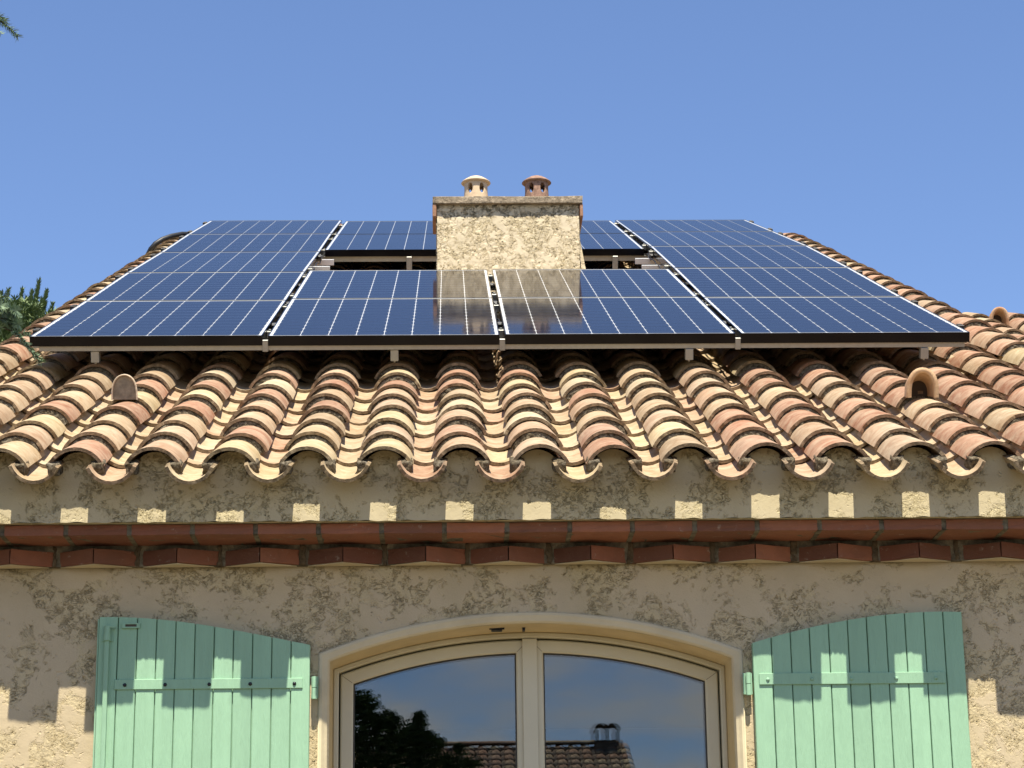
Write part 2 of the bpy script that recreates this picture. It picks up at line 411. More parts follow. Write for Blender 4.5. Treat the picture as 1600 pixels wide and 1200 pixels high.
# toothed course: shallow points turned outwards
apx = [on_wall(x, 850, YW-.09).x for x in (147, 277)]; TP = .3015
for i in range(-3, 16):
    ax = on_wall(147, 850, YW-.09).x + TP*i
    if ax < XL+.1 or ax > XR-.1: continue
    for s in (-1, 1):
        bm = bmesh.new(); L_ = TP/2-.003-random.uniform(0, .006)
        poly = [(0, 0), (s*L_, .072+random.uniform(-.004, .004)), (s*L_, .098), (0, .098)]
        if s > 0: poly = poly[::-1]
        prism(bm, [(p[0], p[1]) for p in poly], 'z', 0, .053)
        bmesh.ops.subdivide_edges(bm, edges=bm.edges, cuts=2)
        for v in bm.verts: v.co += Vector((0, random.uniform(-.002, .002), random.uniform(-.0018, .0018)))
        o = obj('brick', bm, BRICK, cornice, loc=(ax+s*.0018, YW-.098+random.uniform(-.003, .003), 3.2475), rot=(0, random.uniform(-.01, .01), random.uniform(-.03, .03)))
        o.color = brick_col(random.uniform(.55, .85) if s > 0 else random.uniform(.28, .5))  # lit right and shaded left faces put into the brick colour
# mortar smears between teeth
bm = bmesh.new()
for i in range(-3, 16):
    vx = on_wall(147, 850, YW-.09).x + TP*(i+.5)
    if vx < XL+.05 or vx > XR-.05: continue
    w_ = .005+random.uniform(0, .006); box(bm, vx-w_, vx+w_, YW-.034, YW-.015, 3.2465, 3.3235)
bmesh.ops.subdivide_edges(bm, edges=bm.edges, cuts=6, use_grid_fill=True)
for v in bm.verts: v.co += Vector((1, 1, 1))*mnoise.noise(v.co*40)*.007+Vector((1,0,.5))*mnoise.noise(v.co*90)*.006
tag(obj('mortar_smears', bm, simple('stained_mortar', (.105, .08, .05), .95, 0, .1, 40, .5, .01), cornice, True), kind='stuff')
# thin pale mortar fillet under the teeth
bm = bmesh.new()
for i in range(-3, 16):
    ax = on_wall(147, 850, YW-.09).x + TP*i
    if ax < XL+.15 or ax > XR-.15: continue
    prism(bm, [(ax-.13, YW-.02), (ax, YW-.085), (ax+.13, YW-.02)], 'z', 3.2435, 3.2468)
tag(obj('mortar_fillet', bm, TRIM, cornice), kind='stuff')

# ---------------------------------------------------------------- window
win = empty('window'); win.parent = house
YG = YW+.165                                # plane of the window frame
def arch_path(x0, x1, zs, za, z0, n=40):
    p = [(x0, z0), (x0, zs)] + [(x, arc_z(x, x0, x1, zs, za)) for x in frange(x0, x1, (x1-x0)/n)[1:-1]] + [(x1, zs), (x1, z0)]
    return p
def inset(path, dd):
    q = []
    n = len(path)
    for i, p in enumerate(path):
        a = Vector(path[max(i-1, 0)]); b = Vector(path[min(i+1, n-1)]); c0 = Vector(p)
        t1 = (c0-a).normalized() if i > 0 else (b-c0).normalized(); t2 = (b-c0).normalized() if i < n-1 else t1
        n1 = Vector((t1.y, -t1.x)); n2 = Vector((t2.y, -t2.x)); m = (n1+n2).normalized()
        k = dd/max(m.dot(n1), .3); r = c0+m*k
        if i in (0, n-1): r.y = p[1]
        q.append((r.x, r.y))
    return q
def band(bm, pa, ya, pb, yb):               # ribbon between two paths
    A = [bm.verts.new((p[0], ya, p[1])) for p in pa]; B = [bm.verts.new((p[0], yb, p[1])) for p in pb]
    for i in range(len(pa)-1): bm.faces.new((A[i], A[i+1], B[i+1], B[i]))
HW = (WX1-WX0)/2; RS_ = WAP-WSP; RAD = (HW*HW+RS_*RS_)/(2*RS_); XC = (WX0+WX1)/2; ZC = WAP-RAD
def ring_path(x0, x1, dd, z0=.02, n=40):
    f = lambda x: ZC+math.sqrt((RAD-dd)**2-(x-XC)**2)
    xs_ = frange(x0, x1, (x1-x0)/n); return [(x0, z0)]+[(x, f(x)) for x in xs_]+[(x1, z0)]
def base_ring(dd): return ring_path(WX0+dd, WX1-dd, dd)
def casement_ring(side):
    XM_ = on_wall(828.5, 1080, YG+.01).x
    return (lambda dd: ring_path(WX0+.0655+dd, XM_-.003-dd*1.0, .0655+dd, .03+dd)) if side < 0 else (lambda dd: ring_path(XM_+.003+dd, WX1-.0655-dd, .0655+dd, .03+dd))
bm = bmesh.new()                            # the surround: slightly proud, rounded outer nose
prof = [(-.006, .02), (-.006, -.006), (-.001, -.013), (.008, -.015), (.018, -.012), (.028, -.010), (.034, -.004), (.036, .004)]
for (a, ya), (b, yb) in zip(prof, prof[1:]): band(bm, base_ring(a), YW+ya, base_ring(b), YW+yb)
bmesh.ops.recalc_face_normals(bm, faces=bm.faces)
for v in bm.verts: v.co.y += .0015*mnoise.noise(v.co*12); v.co.z += .0012*mnoise.noise(v.co*9+Vector((5, 0, 0)))
obj('surround', bm, TRIM, win, True)
bm = bmesh.new(); band(bm, base_ring(.036), YW+.004, base_ring(.040), YG+.03)
obj('reveal', bm, SOFFIT, win, True)
def frame_mesh(p0, d0, d1, yf, yb, r=.004):
    bm = bmesh.new()
    pr = [(d0, yb), (d0, yf+r), (d0+r, yf), (d1-r, yf), (d1, yf+r), (d1, yb)]
    for (a, ya), (b, yb_) in zip(pr, pr[1:]): band(bm, p0(a), ya, p0(b), yb_)
    bmesh.ops.recalc_face_normals(bm, faces=bm.faces); return bm
obj('frame', frame_mesh(base_ring, .040, .060, YG, YG+.06), CREAM, win)
bm = bmesh.new(); bm.free()
# each leaf: half arch
XM = on_wall(828.5, 1080, YG+.01).x
for side in (-1, 1):
    lp = casement_ring(side)
    bm = frame_mesh(lp, 0, .0475, YG+.022, YG+.07, .005)
    o = obj('casement_frame', bm, CREAM, win); o['label'] = 'cream casement frame, %s leaf' % ('left' if side < 0 else 'right')
    for ia, nm in ((1, 'outer'), (-2, 'outer')):
        a_, b_ = Vector(lp(.004)[ia]), Vector(lp(.0435)[ia]); n_ = Vector((-(b_-a_).y, (b_-a_).x)).normalized()*.0009
        mj = bmesh.new(); mj.faces.new([mj.verts.new((q.x, YG+.0215, q.y)) for q in (a_+n_, a_-n_, b_-n_, b_+n_)]); obj('mitre_joint', mj, simple('joint_line', (.20, .17, .11), .8), win)
    bm = frame_mesh(lp, .0475, .0525, YG+.034, YG+.07, .001); obj('gasket', bm, GASKET, win)
    gp = lp(.052)
    for dy, tilt in ((.040, 0), (.060, .0011)):
        bm = bmesh.new(); f = bm.faces.new([bm.verts.new((p[0], YG+dy+tilt*(p[0]-XM), p[1])) for p in gp])
        obj('pane', bm, GLASS, win)
bm = bmesh.new(); box(bm, XM-.0275, XM+.0275, YG+.008, YG+.022, .03, WAP-.062); bevel(bm, .003, 2)
obj('meeting_stile', bm, CREAM, win)
bm = bmesh.new()                            # latch keeps in the soffit
p = on_wall(776, 977, YW+.09)
box(bm, p.x-.020, p.x+.020, YW+.07, YW+.105, WAP-0.0490, WAP-.0385); box(bm, p.x-.028, p.x+.028, YW+.062, YW+.07, WAP-0.0460, WAP-.0385)
obj('latch_plate', bm, STEEL_D, win)
bm = bmesh.new(); q = on_wall(818, 976, YW+.09); box(bm, q.x-.005, q.x+.005, YW+.07, YW+.10, WAP-0.0500, WAP-.0385)
obj('latch_plate', bm, STEEL_D, win)
# the unlit room behind the glass
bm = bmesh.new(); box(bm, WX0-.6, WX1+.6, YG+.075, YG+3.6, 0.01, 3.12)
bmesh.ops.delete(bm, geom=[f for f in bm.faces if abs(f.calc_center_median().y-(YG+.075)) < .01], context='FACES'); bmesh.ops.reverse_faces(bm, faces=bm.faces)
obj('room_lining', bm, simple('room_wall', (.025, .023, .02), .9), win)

# ---------------------------------------------------------------- shutters
def shutter(xa, xb, top, side, z0=.12, yb=YW-.012, th=.032):
    """xa..xb across, top(x) the curved head; side -1 left leaf (hinged at its right edge), +1 right leaf"""
    sh = empty('shutter'); sh.parent = house
    sh['label'] = 'pale green board shutter folded open %s of the window' % ('left' if side < 0 else 'right')
    n = 11; wdt = (xb-xa)/n; yf = yb-th
    if side > 0: n = 11
    for i in range(n):
        a = xa+wdt*i+.0016; b = xa+wdt*(i+1)-.0016
        bm = bmesh.new(); m_ = (a+b)/2; off = random.uniform(-.0012, .0012)
        poly = [(a-m_, z0)] + [(b-m_, z0)] + [(t-m_, top(t)-random.uniform(0, .0004)) for t in (b, a)]
        prism(bm, poly, 'y', yf+off, yb)
        bmesh.ops.bevel(bm, geom=[e for e in bm.edges if abs((e.verts[0].co-e.verts[1].co).normalized().z) > .9 and e.verts[0].co.y < (yf+yb)/2], offset=.0022, segments=1, affect='EDGES')
        obj('board', bm, GREEN, sh, loc=(m_, 0, 0))
    # backing so that no daylight shows through the grooves
    bm = bmesh.new(); poly = [(xa+.003, z0+.003), (xb-.003, z0+.003)] + [(t, top(t)-.004) for t in frange(xb-.003, xa+.003, .04)][::1]
    m = frange(xa+.003, xb-.003, .06); poly = [(xa+.003, z0+.003), (xb-.003, z0+.003)] + [(t, top(t)-.004) for t in m[::-1]]
    prism(bm, poly, 'y', yb-.014, yb-.010); obj('backing', bm, GREEN, sh)
    # battens with bolts
    if side < 0: pa, pb = on_wall(179, 1070, yf), on_wall(473, 1067, yf); zt, zb = on_wall(300, 1061, yf).z, on_wall(300, 1077, yf).z
    else: pa, pb = on_wall(1186, 1060, yf), on_wall(1477, 1060, yf); zt, zb = on_wall(1330, 1051, yf).z, on_wall(1330, 1069, yf).z
    for z_a, z_b in ((zb, zt), (.55, .55+zt-zb)):
        bm = bmesh.new(); box(bm, pa.x, pb.x, yf-.006, yf-.0005, z_a, z_b); bevel(bm, .0015); obj('batten', bm, GREEN, sh)
        bxs = [195, 258, 327, 391, 460] if side < 0 else [1200, 1269, 1331, 1401, 1463]
        for x in bxs:
            q = on_wall(x, 1068, yf-.006)
            bm = bmesh.new(); bmesh.ops.create_uvsphere(bm, u_segments=12, v_segments=7, radius=.0068); 
            for v in bm.verts: v.co.y *= .7
            obj('bolt', bm, STEEL_D if side < 0 else GREEN, sh, True, loc=(q.x, yf-.007, (z_a+z_b)/2-.002))
    # strap hinge stub at the window side
    hx = xb if side < 0 else xa
    ex = WX0-.004 if side < 0 else WX1+.004
    a, b = sorted((hx+(.004 if side < 0 else -.004), ex))
    q1, q2 = on_wall(490, 1057, yf).z, on_wall(490, 1092, yf).z
    bm = bmesh.new(); xm = (a+b)/2
    box(bm, a-.004 if side > 0 else a+.001, b+.0 if side > 0 else b, yf+.010, yf+.016, q2+.004, q1)
    tube(bm, [(xm, yf+.002, q1), (xm, yf+.002, (q1+q2)/2+.001)], .010, 12); tube(bm, [(xm, yf+.002, (q1+q2)/2-.001), (xm, yf+.002, q2)], .0095, 12)
    obj('hinge', bm, GREEN, sh)
    return sh, yf
yf_ = YW-.044
def fit_top(pts):
    P_ = [on_wall(x, y, yf_) for x, y in pts]; xs_ = [p.x for p in P_]; zs_ = [p.z for p in P_]
    co_ = np.polyfit(xs_, zs_, 3); return lambda t: float(np.polyval(co_, t))
tl = fit_top([(155, 964), (210, 965.5), (250, 967.5), (300, 973), (350, 982), (400, 991), (450, 1000), (485, 1008)])
tr = fit_top([(1174, 1005), (1203, 996), (1234, 988), (1264, 982), (1294, 974), (1325, 968), (1354, 964), (1384, 961), (1414, 957.5), (1444, 956), (1474, 955.5), (1503, 956)])
xa, xb = on_wall(155, 965, yf_).x, on_wall(485, 1008, yf_).x
shL, yfl = shutter(xa, xb, tl, -1)
shR, yfr = shutter(on_wall(1175, 1005, yf_).x, on_wall(1503, 957, yf_).x, tr, 1)
# espagnolette rod, keeps and slot plate of the left shutter
bm = bmesh.new(); xr_ = on_wall(167, 1000, yfl-.02).x; zt_ = on_wall(170, 978, yfl-.02).z
box(bm, xr_-.0085, xr_+.0085, yfl-.022, yfl-.010, .2, zt_-.02); bevel(bm, .003, 2)
obj('rod', bm, GREEN, shL)
bm = bmesh.new()
z1, z2 = on_wall(170, 990, yfl-.02).z, on_wall(170, 1001, yfl-.02).z
box(bm, xr_-.021, xr_+.021, yfl-.005, yfl-.0005, z2, z1); tube(bm, [(xr_, yfl-.016, z2), (xr_, yfl-.016, z1)], .0125, 14)
tube(bm, [(xr_, yfl-.016, zt_-.030), (xr_, yfl-.016, zt_)], .0110, 14)
box(bm, xr_+.004, xr_+.030, yfl-.022, yfl-.012, zt_-.006, zt_-.001)
obj('rod_keep', bm, GREEN, shL)
bm = bmesh.new(); pS = on_wall(205, 978, yfl)
for dx in (-.0265, .0265): box(bm, pS.x+dx-.006, pS.x+dx+.006, yfl-.008, yfl-.0005, pS.z-.009, pS.z+.009)
box(bm, pS.x-.0205, pS.x+.0205, yfl-.008, yfl-.0005, pS.z+.005, pS.z+.009); box(bm, pS.x-.0205, pS.x+.0205, yfl-.008, yfl-.0005, pS.z-.009, pS.z-.004)
obj('keeper_plate', bm, GREEN, shL)
bm = bmesh.new(); box(bm, pS.x-.0205, pS.x+.0205, yfl-.004, yfl-.0006, pS.z-.004, pS.z+.005); obj('keeper_slot', bm, simple('slot_brown', (.09, .07, .05), .8), shL)
# edge strip on the far side of the left shutter
bm = bmesh.new(); box(bm, xa-.0055, xa-.0006, YW-.036, YW-.013, .13, tl(xa)-.006); obj('edge_strip', bm, GREEN, shL)

# ================================================================ ROOF
roof_bm = bmesh.new()
def deck(bm, x0, x1, u0, u1, h0, h1, oz=OZ):
    M = Matrix(((1, 0, 0, 0), (0, CA, -SA, 0), (0, SA, CA, oz), (0, 0, 0, 1)))
    box(bm, x0, x1, u0, u1, h0, h1, M)
deck(roof_bm, XL+.03, XR-.03, -2.05, 8.4, -.34, -.268)
pr_ = S(0, 8.4, -.268); pe_ = Vector((0, YB, 3.75))
vv = [roof_bm.verts.new(q) for q in ((XL, pr_.y, pr_.z), (XR, pr_.y, pr_.z), (XR, YB+.2, 3.75), (XL, YB+.2, 3.75))]; roof_bm.faces.new(vv)
roof = obj('roof', roof_bm, DECK, house)

def tile_mesh(name, front, tail, length, th, up, seed, segs=12, along=3):
    """canal tile along +y; front=(half width, height), mouth at y=0. Origin at the crown (up) or at the bottom (down)"""
    rnd = random.Random(seed); sg = 1 if up else -1
    V = []; Fc = []; mi = []
    def ring(wd, ht, y, t, jit):
        R_ = (wd*wd+ht*ht)/(2*ht); th0 = math.asin(min(1, wd/R_)) if ht < R_ else math.pi-math.asin(min(1, wd/R_))
        for s in range(segs+1):
            a = -th0+2*th0*s/segs; r_ = R_-t
            x = r_*math.sin(a); z = r_*math.cos(a)-R_
            V.append((x+jit*rnd.uniform(-1, 1)*.3, y+jit*rnd.uniform(-1, 1), sg*z))
    warp = [rnd.uniform(-.0025, .0025) for _ in range(8)]
    n = segs+1
    for j in range(along+1):
        q = j/along; wd = front[0]+(tail[0]-front[0])*q+warp[j]; ht = front[1]+(tail[1]-front[1])*q+warp[j+3]*.6
        jt = .0018 if j in (0, along) else 0
        y = length*q
        st0 = rnd.getstate(); ring(wd, ht, y, 0, jt); rnd.setstate(st0); ring(wd, ht, y, th, jt)
    def id_(j, layer, s): return j*2*n + layer*n + s
    for j in range(along):
        for s in range(segs):
            a, b, c, d = id_(j, 0, s), id_(j, 0, s+1), id_(j+1, 0, s+1), id_(j+1, 0, s)
            Fc.append((a, b, c, d) if up else (d, c, b, a)); mi.append(0)
            a, b, c, d = id_(j, 1, s), id_(j, 1, s+1), id_(j+1, 1, s+1), id_(j+1, 1, s)
            Fc.append((d, c, b, a) if up else (a, b, c, d)); mi.append(0)
        for s in (0, segs):
            a, b, c, d = id_(j, 0, s), id_(j, 1, s), id_(j+1, 1, s), id_(j+1, 0, s)
            Fc.append((a, b, c, d) if (s == segs) == up else (d, c, b, a)); mi.append(1)
    for j in (0, along):
        for s in range(segs):
            a, b, c, d = id_(j, 0, s), id_(j, 0, s+1), id_(j, 1, s+1), id_(j, 1, s)
            Fc.append((d, c, b, a) if (j == 0) == up else (a, b, c, d)); mi.append(1)
    # a chip knocked out of the mouth of some tiles
    if rnd.random() < .5:
        s0 = rnd.randint(1, segs-1)
        for l_ in (0, 1):
            v = list(V[id_(0, l_, s0)]); v[1] += rnd.uniform(.003, .008); V[id_(0, l_, s0)] = tuple(v)
    me = bpy.data.meshes.new(name); me.from_pydata(V, [], Fc); me.update()
    me.polygons.foreach_set('material_index', mi)
    me.polygons.foreach_set('use_smooth', [m == 0 for m in mi])
    # keep rim edges crisp
    me.update(); 
    sharp = me.attributes.new('sharp_edge', 'BOOLEAN', 'EDGE')
    em = {}
    for p_, m_ in zip(me.polygons, mi):
        for ek in p_.edge_keys: em.setdefault(ek, set()).add(m_)
    sharp.data.foreach_set('value', [len(em[tuple(sorted(e.vertices))]) > 1 for e in me.edges])
    return me
COVERS = [tile_mesh('cover_tile', (.104, .070), (.088, .058), .42, .0125, True, s) for s in range(8)]
TROUGHS = [tile_mesh('trough_tile', (.086, .060), (.102, .070), .44, .0125, False, 50+s, 10) for s in range(6)]
LOW_C = [tile_mesh('cover_low', (.104, .070), (.088, .058), .42, .0125, True, s, 8, 1) for s in range(3)]
LOW_T = [tile_mesh('trough_low', (.086, .060), (.102, .070), .44, .0125, False, 50+s, 6, 1) for s in range(2)]
for me in COVERS+TROUGHS: me.materials.append(TILE); me.materials.append(RIM)

PAL_CREAM = [(.66, .54, .33), (.62, .50, .29), (.60, .46, .28), (.64, .53, .36), (.58, .43, .27)]
PAL_TAN = [(.55, .40, .26), (.56, .38, .25), (.53, .37, .24), (.58, .43, .30), (.50, .37, .23)]
PAL_PINK = [(.49, .27, .175), (.46, .245, .155), (.51, .30, .20), (.43, .225, .14), (.48, .30, .21)]
def tile_colour(x, trough=False):
    t = min(1, max(0, (x-.6)/3.4)); r_ = random.random()
    if trough: pal = PAL_CREAM if r_ < .5 else (PAL_TAN if r_ < .9 else PAL_PINK)
    else:
        pp = .28+.40*t*t; pc = .36-.22*t
        pal = PAL_PINK if r_ < pp else (PAL_CREAM if r_ < pp+pc else PAL_TAN)
    c0 = random.choice(pal); k = random.uniform(.55, .71)
    c = [min(.8, v*k) for v in c0]
    if trough: c = [v*.75+q*.25 for v, q in zip(c, (.40, .305, .20))]
    return (*c, 1)
EXP = .3235; U0 = -2.186
TILT_C = math.atan(.027/EXP); TILT_T = math.atan(.015/EXP)
HC, HT = -.140, -.261
jit = {}
def cover_pose(k, n):
    if (k, n) not in jit:
        jit[(k, n)] = (random.gauss(0, .0035), random.gauss(0, .0035 if n == 0 else .008), random.gauss(0, .0022), random.gauss(0, .012), random.gauss(0, .018), random.gauss(0, .004))
    a, b, c, e, f, g = jit[(k, n)]
    vg = k in (K0, K1) and n > 1
    return (crest_x(k)+a, U0+EXP*n+b-((.013 if k < 9 else .002) if n == 0 else 0), HC+c+(.006 if vg else 0)), (AL-TILT_C+g, f, e)
def trough_pose(j, n):
    key = ('t', j, n)
    if key not in jit: jit[key] = (random.gauss(0, .003), random.gauss(0, .006), random.gauss(0, .0015), random.gauss(0, .01), random.gauss(0, .02), 0)
    a, b, c, e, f, g = jit[key]
    return (X0-PITCH/2+PITCH*j+a, U0-.093+EXP*n+b-(.0 if n else .010), HT+c), (AL-TILT_T, f, e)
def pose_matrix(loc, rot, oz=OZ):
    from mathutils import Euler
    return Matrix.Translation(S(*loc, oz)) @ Euler(rot).to_matrix().to_4x4()

class Joined:
    """many small alike pieces collected into one mesh, coloured per piece"""
    def __init__(s): s.V = []; s.F = []; s.m = []; s.c = []; s.n = 0
    def add(s, me, M, col):
        co = np.empty(len(me.vertices)*3); me.vertices.foreach_get('co', co); co = co.reshape(-1, 3)
        A = np.array(M); s.V.append(co @ A[:3, :3].T + A[:3, 3])
        for p in me.polygons:
            s.F.append([v+s.n for v in p.vertices]); s.m.append(p.material_index); s.c.append(col)
        s.n += len(co)
    def build(s, name, mats, parent):
        me = bpy.data.meshes.new(name); me.from_pydata(np.vstack(s.V).tolist(), [], s.F); me.update()
        for m in mats: me.materials.append(m)
        me.polygons.foreach_set('material_index', s.m); me.polygons.foreach_set('use_smooth', [m == 0 for m in s.m])
        at = me.color_attributes.new('Col', 'FLOAT_COLOR', 'CORNER')
        arr = np.repeat(np.array(s.c, dtype=np.float32), [len(f) for f in s.F], axis=0)
        at.data.foreach_set('color', arr.ravel())
        o = bpy.data.objects.new(name, me); C.objects.link(o); o.parent = parent; o['kind'] = 'stuff'; return o
NROW = 33
JC, JT = Joined(), Joined()
n_ind = 0
for k in range(K0, K1+1):
    for n in range(NROW):
        loc, rot = cover_pose(k, n); col = tile_colour(loc[0])
        if n < 9 or k in (K0, K1) or (k in (K0+1, K1-1) and n < 22):
            n_ind += 1; o = link('cover_tile', COVERS[random.randrange(8)], [], roof, loc=S(*loc), rot=rot); o.color = col
        else: JC.add(LOW_C[random.randrange(3)], pose_matrix(loc, rot), col)
for j in range(K0+1, K1+1):
    for n in range(NROW):
        loc, rot = trough_pose(j, n); col = tile_colour(loc[0], True)
        if n < 9:
            o = link('trough_tile', TROUGHS[random.randrange(6)], [], roof, loc=S(*loc), rot=rot); o.color = col
        else: JT.add(LOW_T[random.randrange(2)], pose_matrix(loc, rot), col)
JC.build('distant_cover_tiles', [TILE_J, RIM_J], roof); JT.build('distant_trough_tiles', [TILE_J, RIM_J], roof)
print('covers as parts', n_ind)

# mortar under the mouths of the covers
def mortar_arc(V, Fc, loc, rot, detail, oz=OZ, first=False):
    from mathutils import Euler
    M = pose_matrix(loc, rot, oz)
    segs = 26 if detail else 10; rad = 5 if detail else 2
    w0, h0 = .104, .070; R_ = (w0*w0+h0*h0)/(2*h0); th0 = math.asin(w0/R_)*.97
    o = len(V); seed = Vector((loc[0]*13, loc[1]*13, 0))
    for i in range(segs+1):
        a = -th0+2*th0*i/segs
        for j in range(rad+1):
            q = j/rad
            r_ = R_-.012-.026*q
            nn = mnoise.noise(Vector((a*9, q*3, 0))+seed)+.6*mnoise.noise(Vector((a*26, q*7, 3))+seed)
            y = .006+.005*nn - .008*q*(1-.5*nn) + (.010 if q == 0 else 0)
            p = Vector((r_*math.sin(a), y, r_*math.cos(a)-R_))
            V.append(M @ p)
    for i in range(segs):
        for j in range(rad):
            a = o+i*(rad+1)+j; b = a+rad+1; Fc.append((a, a+1, b+1, b))
V = []; Fc = []
for k in range(K0, K1+1):
    for n in range(1, NROW):
        vis = n < 9 or k in (K0, K1, K0+1, K1-1)
        loc, rot = cover_pose(k, n)
        if vis: mortar_arc(V, Fc, loc, rot, n < 14)
o = pyd('mortar', V, Fc, MORTAR_D, roof, True); o['kind'] = 'stuff'
# mortar packing: at the eave between cover feet and trough tips, and along the feet of the covers
bm = bmesh.new()
def lump(p, sx, sy, sz, sub=3):
    r = bmesh.ops.create_icosphere(bm, subdivisions=sub, radius=1, matrix=Matrix.Translation(p) @ Matrix.Rotation(AL, 4, 'X') @ Matrix.Diagonal((sx, sy, sz, 1)))
    for v in r['verts']:
        nn = mnoise.noise(v.co*45)+.5*mnoise.noise(v.co*110); v.co += (v.co-p).normalized()*nn*.011
def wedge(x, s):
    v_, f_ = box(bm, x-.019, x+.019, U0-.040, U0+.06, HC-.098, HC-.058, Matrix(((1, 0, 0, 0), (0, CA, -SA, 0), (0, SA, CA, OZ), (0, 0, 0, 1))))
    es = {e for f in f_ for e in f.edges}; c0 = sum((v.co for v in v_), Vector())/8
    r = bmesh.ops.subdivide_edges(bm, edges=list(es), cuts=5, use_grid_fill=True)
    for v in {v for f in bm.faces if (f.calc_center_median()-c0).length < .075 for v in f.verts}:
        if (v.co-c0).length < .075:
            q = v.co-c0; v.co += q*(.9-min(1, q.length/.05))*.35 + Vector((mnoise.noise(v.co*60), mnoise.noise(v.co*60+Vector((9, 0, 0))), mnoise.noise(v.co*70+Vector((0, 9, 0)))))*.008
for k in range(K0, K1+1):
    for s in (-1, 1):
        x = crest_x(k)+s*.080
        wedge(x-s*.003, s)
        for n in range(0, 9):
            lump(S(crest_x(k)+s*.072+random.uniform(-.003, .003), U0+.14+EXP*n, HC-.083), .013, .14, .009, 2)
tag(obj('mortar_packing', bm, MORTAR_D, roof, True), kind='stuff')
# vaulted mortar closing the arches just behind the fascia is the fascia itself; ridge caps
RX = frange(.35, 4.15, .36)
for i, x in enumerate(RX[:-1]):
    me = COVERS[i % 8]
    o = link('ridge_tile', me, [], roof); o.matrix_world = Matrix.Translation(S(x, 8.42, -.085)) @ Matrix.Rotation(-math.pi/2, 4, 'Z') @ Matrix.Diagonal((1.35, 1, 1.25, 1))
    o.color = (*PAL_PINK[i % 5], 1)
# vent hoods
def hood(name, x, u, hbase, scale, colr, closed, parent, oz=OZ, label=None):
    bm = bmesh.new(); R_, H_, T_ = (.055, .108, .006) if closed else (.066, .122, .020)
    def ringp(w_, h_, y, zoff=0):
        pts = []
        for i in range(17):
            a = math.pi*i/16; pts.append((w_*math.cos(a), y, max(0, h_*abs(math.sin(a))**.62)+zoff))
        return pts
    rings = [ringp((R_-T_)*.8, (H_-T_)*.62, .09), ringp(R_-T_, H_-T_, .012), ringp(R_-T_, H_-T_, 0), ringp(R_, H_, 0), ringp(R_*1.0, H_*1.0, .012), ringp(R_*.93, H_*.80, .07), ringp(R_*.62, H_*.40, .15)] if not closed else [ringp(R_-T_, H_-T_, .03), ringp(R_-T_, H_-T_, .012), ringp(R_-T_, H_-T_, 0), ringp(R_, H_, 0), ringp(R_, H_, .012), ringp(R_*.80, H_*.72, .05), ringp(R_*.5, H_*.3, .11)]
    VV = [[bm.verts.new(p) for p in r] for r in rings]
    for i in range(len(VV)-1):
        for s in range(16): bm.faces.new((VV[i][s], VV[i][s+1], VV[i+1][s+1], VV[i+1][s]))
    bmesh.ops.recalc_face_normals(bm, faces=bm.faces)
    M = Matrix.Translation(S(x, u, hbase, oz)) @ Matrix.Rotation(AL-.08, 4, 'X') @ Matrix.Scale(scale, 4)
    o = obj(name, bm, TILE, parent, True); o.matrix_world = M; o.color = colr
    if label: o['label'] = label
    bm = bmesh.new(); pts = [(p[0], .010 if closed else .088, p[2]) for p in (ringp(R_-T_-.001, H_-T_-.001, 0) if closed else ringp((R_-T_)*.8, (H_-T_)*.62, 0))]
    f = bm.faces.new([bm.verts.new(p) for p in pts]); 
    if closed:
        r = bmesh.ops.inset_individual(bm, faces=[f], thickness=.004); 
    p_ = obj('vent_plate' if closed else 'vent_back', bm, GREY_PLATE if closed else DECK, parent); p_.matrix_world = M
hood('vent_hood', crest_x(0)-.004, -.925, HC-.016, .98, (.62, .54, .42, 1), True, roof, label='vent hood closed by a weathered grey plate')
hood('vent_hood', crest_x(12)-.012, -.985, HC-.016, 1.02, (.55, .37, .22, 1), False, roof, label='open terracotta vent hood')

# ---------------------------------------------------------------- chimney
chim = empty('chimney'); chim.parent = house
CX0, CX1, CY0, CY1, CZ1 = 1.822, 2.694, 3.30, 3.58, 6.478
V = []; Fc = []
def flare(x, z):
    t = max(0, (6.10-z)/.25); return t*t*.05
sheet(V, Fc, frange(CX0, CX1, .0042), lambda x: 5.86, lambda x: CZ1, 130, CY0)
bx = frange(CY0, CY1, .01)
for X, sg in ((CX0, -1), (CX1, 1)):
    o0 = len(V); rows = 60
    for y in bx:
        for j in range(rows+1): V.append((X, y, 5.86+(CZ1-5.86)*j/rows))
    for i in range(len(bx)-1):
        for j in range(rows):
            a = o0+i*(rows+1)+j; b = a+rows+1; Fc.append((a, b, b+1, a+1) if sg > 0 else (a, a+1, b+1, b))
quad(V, Fc, (CX1, CY1, 5.7), (CX0, CY1, 5.7), (CX0, CY1, CZ1), (CX1, CY1, CZ1))
V = [(x + (flare(x, z) if x > CX1-.12 else 0)*max(0, (x-(CX1-.12))/.12), y, z) for x, y, z in V]
obj_c = pyd('chimney_body', V, Fc, STUCCO_C, chim, True)
bm = bmesh.new(); box(bm, 1.795, 2.716, 3.262, 3.60, CZ1+.001, CZ1+.045)
bmesh.ops.subdivide_edges(bm, edges=bm.edges, cuts=12, use_grid_fill=True)
for v in bm.verts: v.co += Vector((0, 1, 1))*mnoise.noise(v.co*22)*.005 + Vector((1, 0, 0))*mnoise.noise(v.co*18+Vector((3, 3, 3)))*.003
obj('chimney_cap', bm, CAPS, chim, True)
for x0_, x1_ in ((1.794, 1.8185), (2.698, 2.718)):      # terracotta slips hanging under the cap's ends
    bm = bmesh.new(); box(bm, x0_, x1_, 3.268, 3.595, CZ1-.085, CZ1-.002); bevel(bm, .004)
    o = obj('drip_tile', bm, BRICK, chim); o.color = (.32, .17, .10, 1)
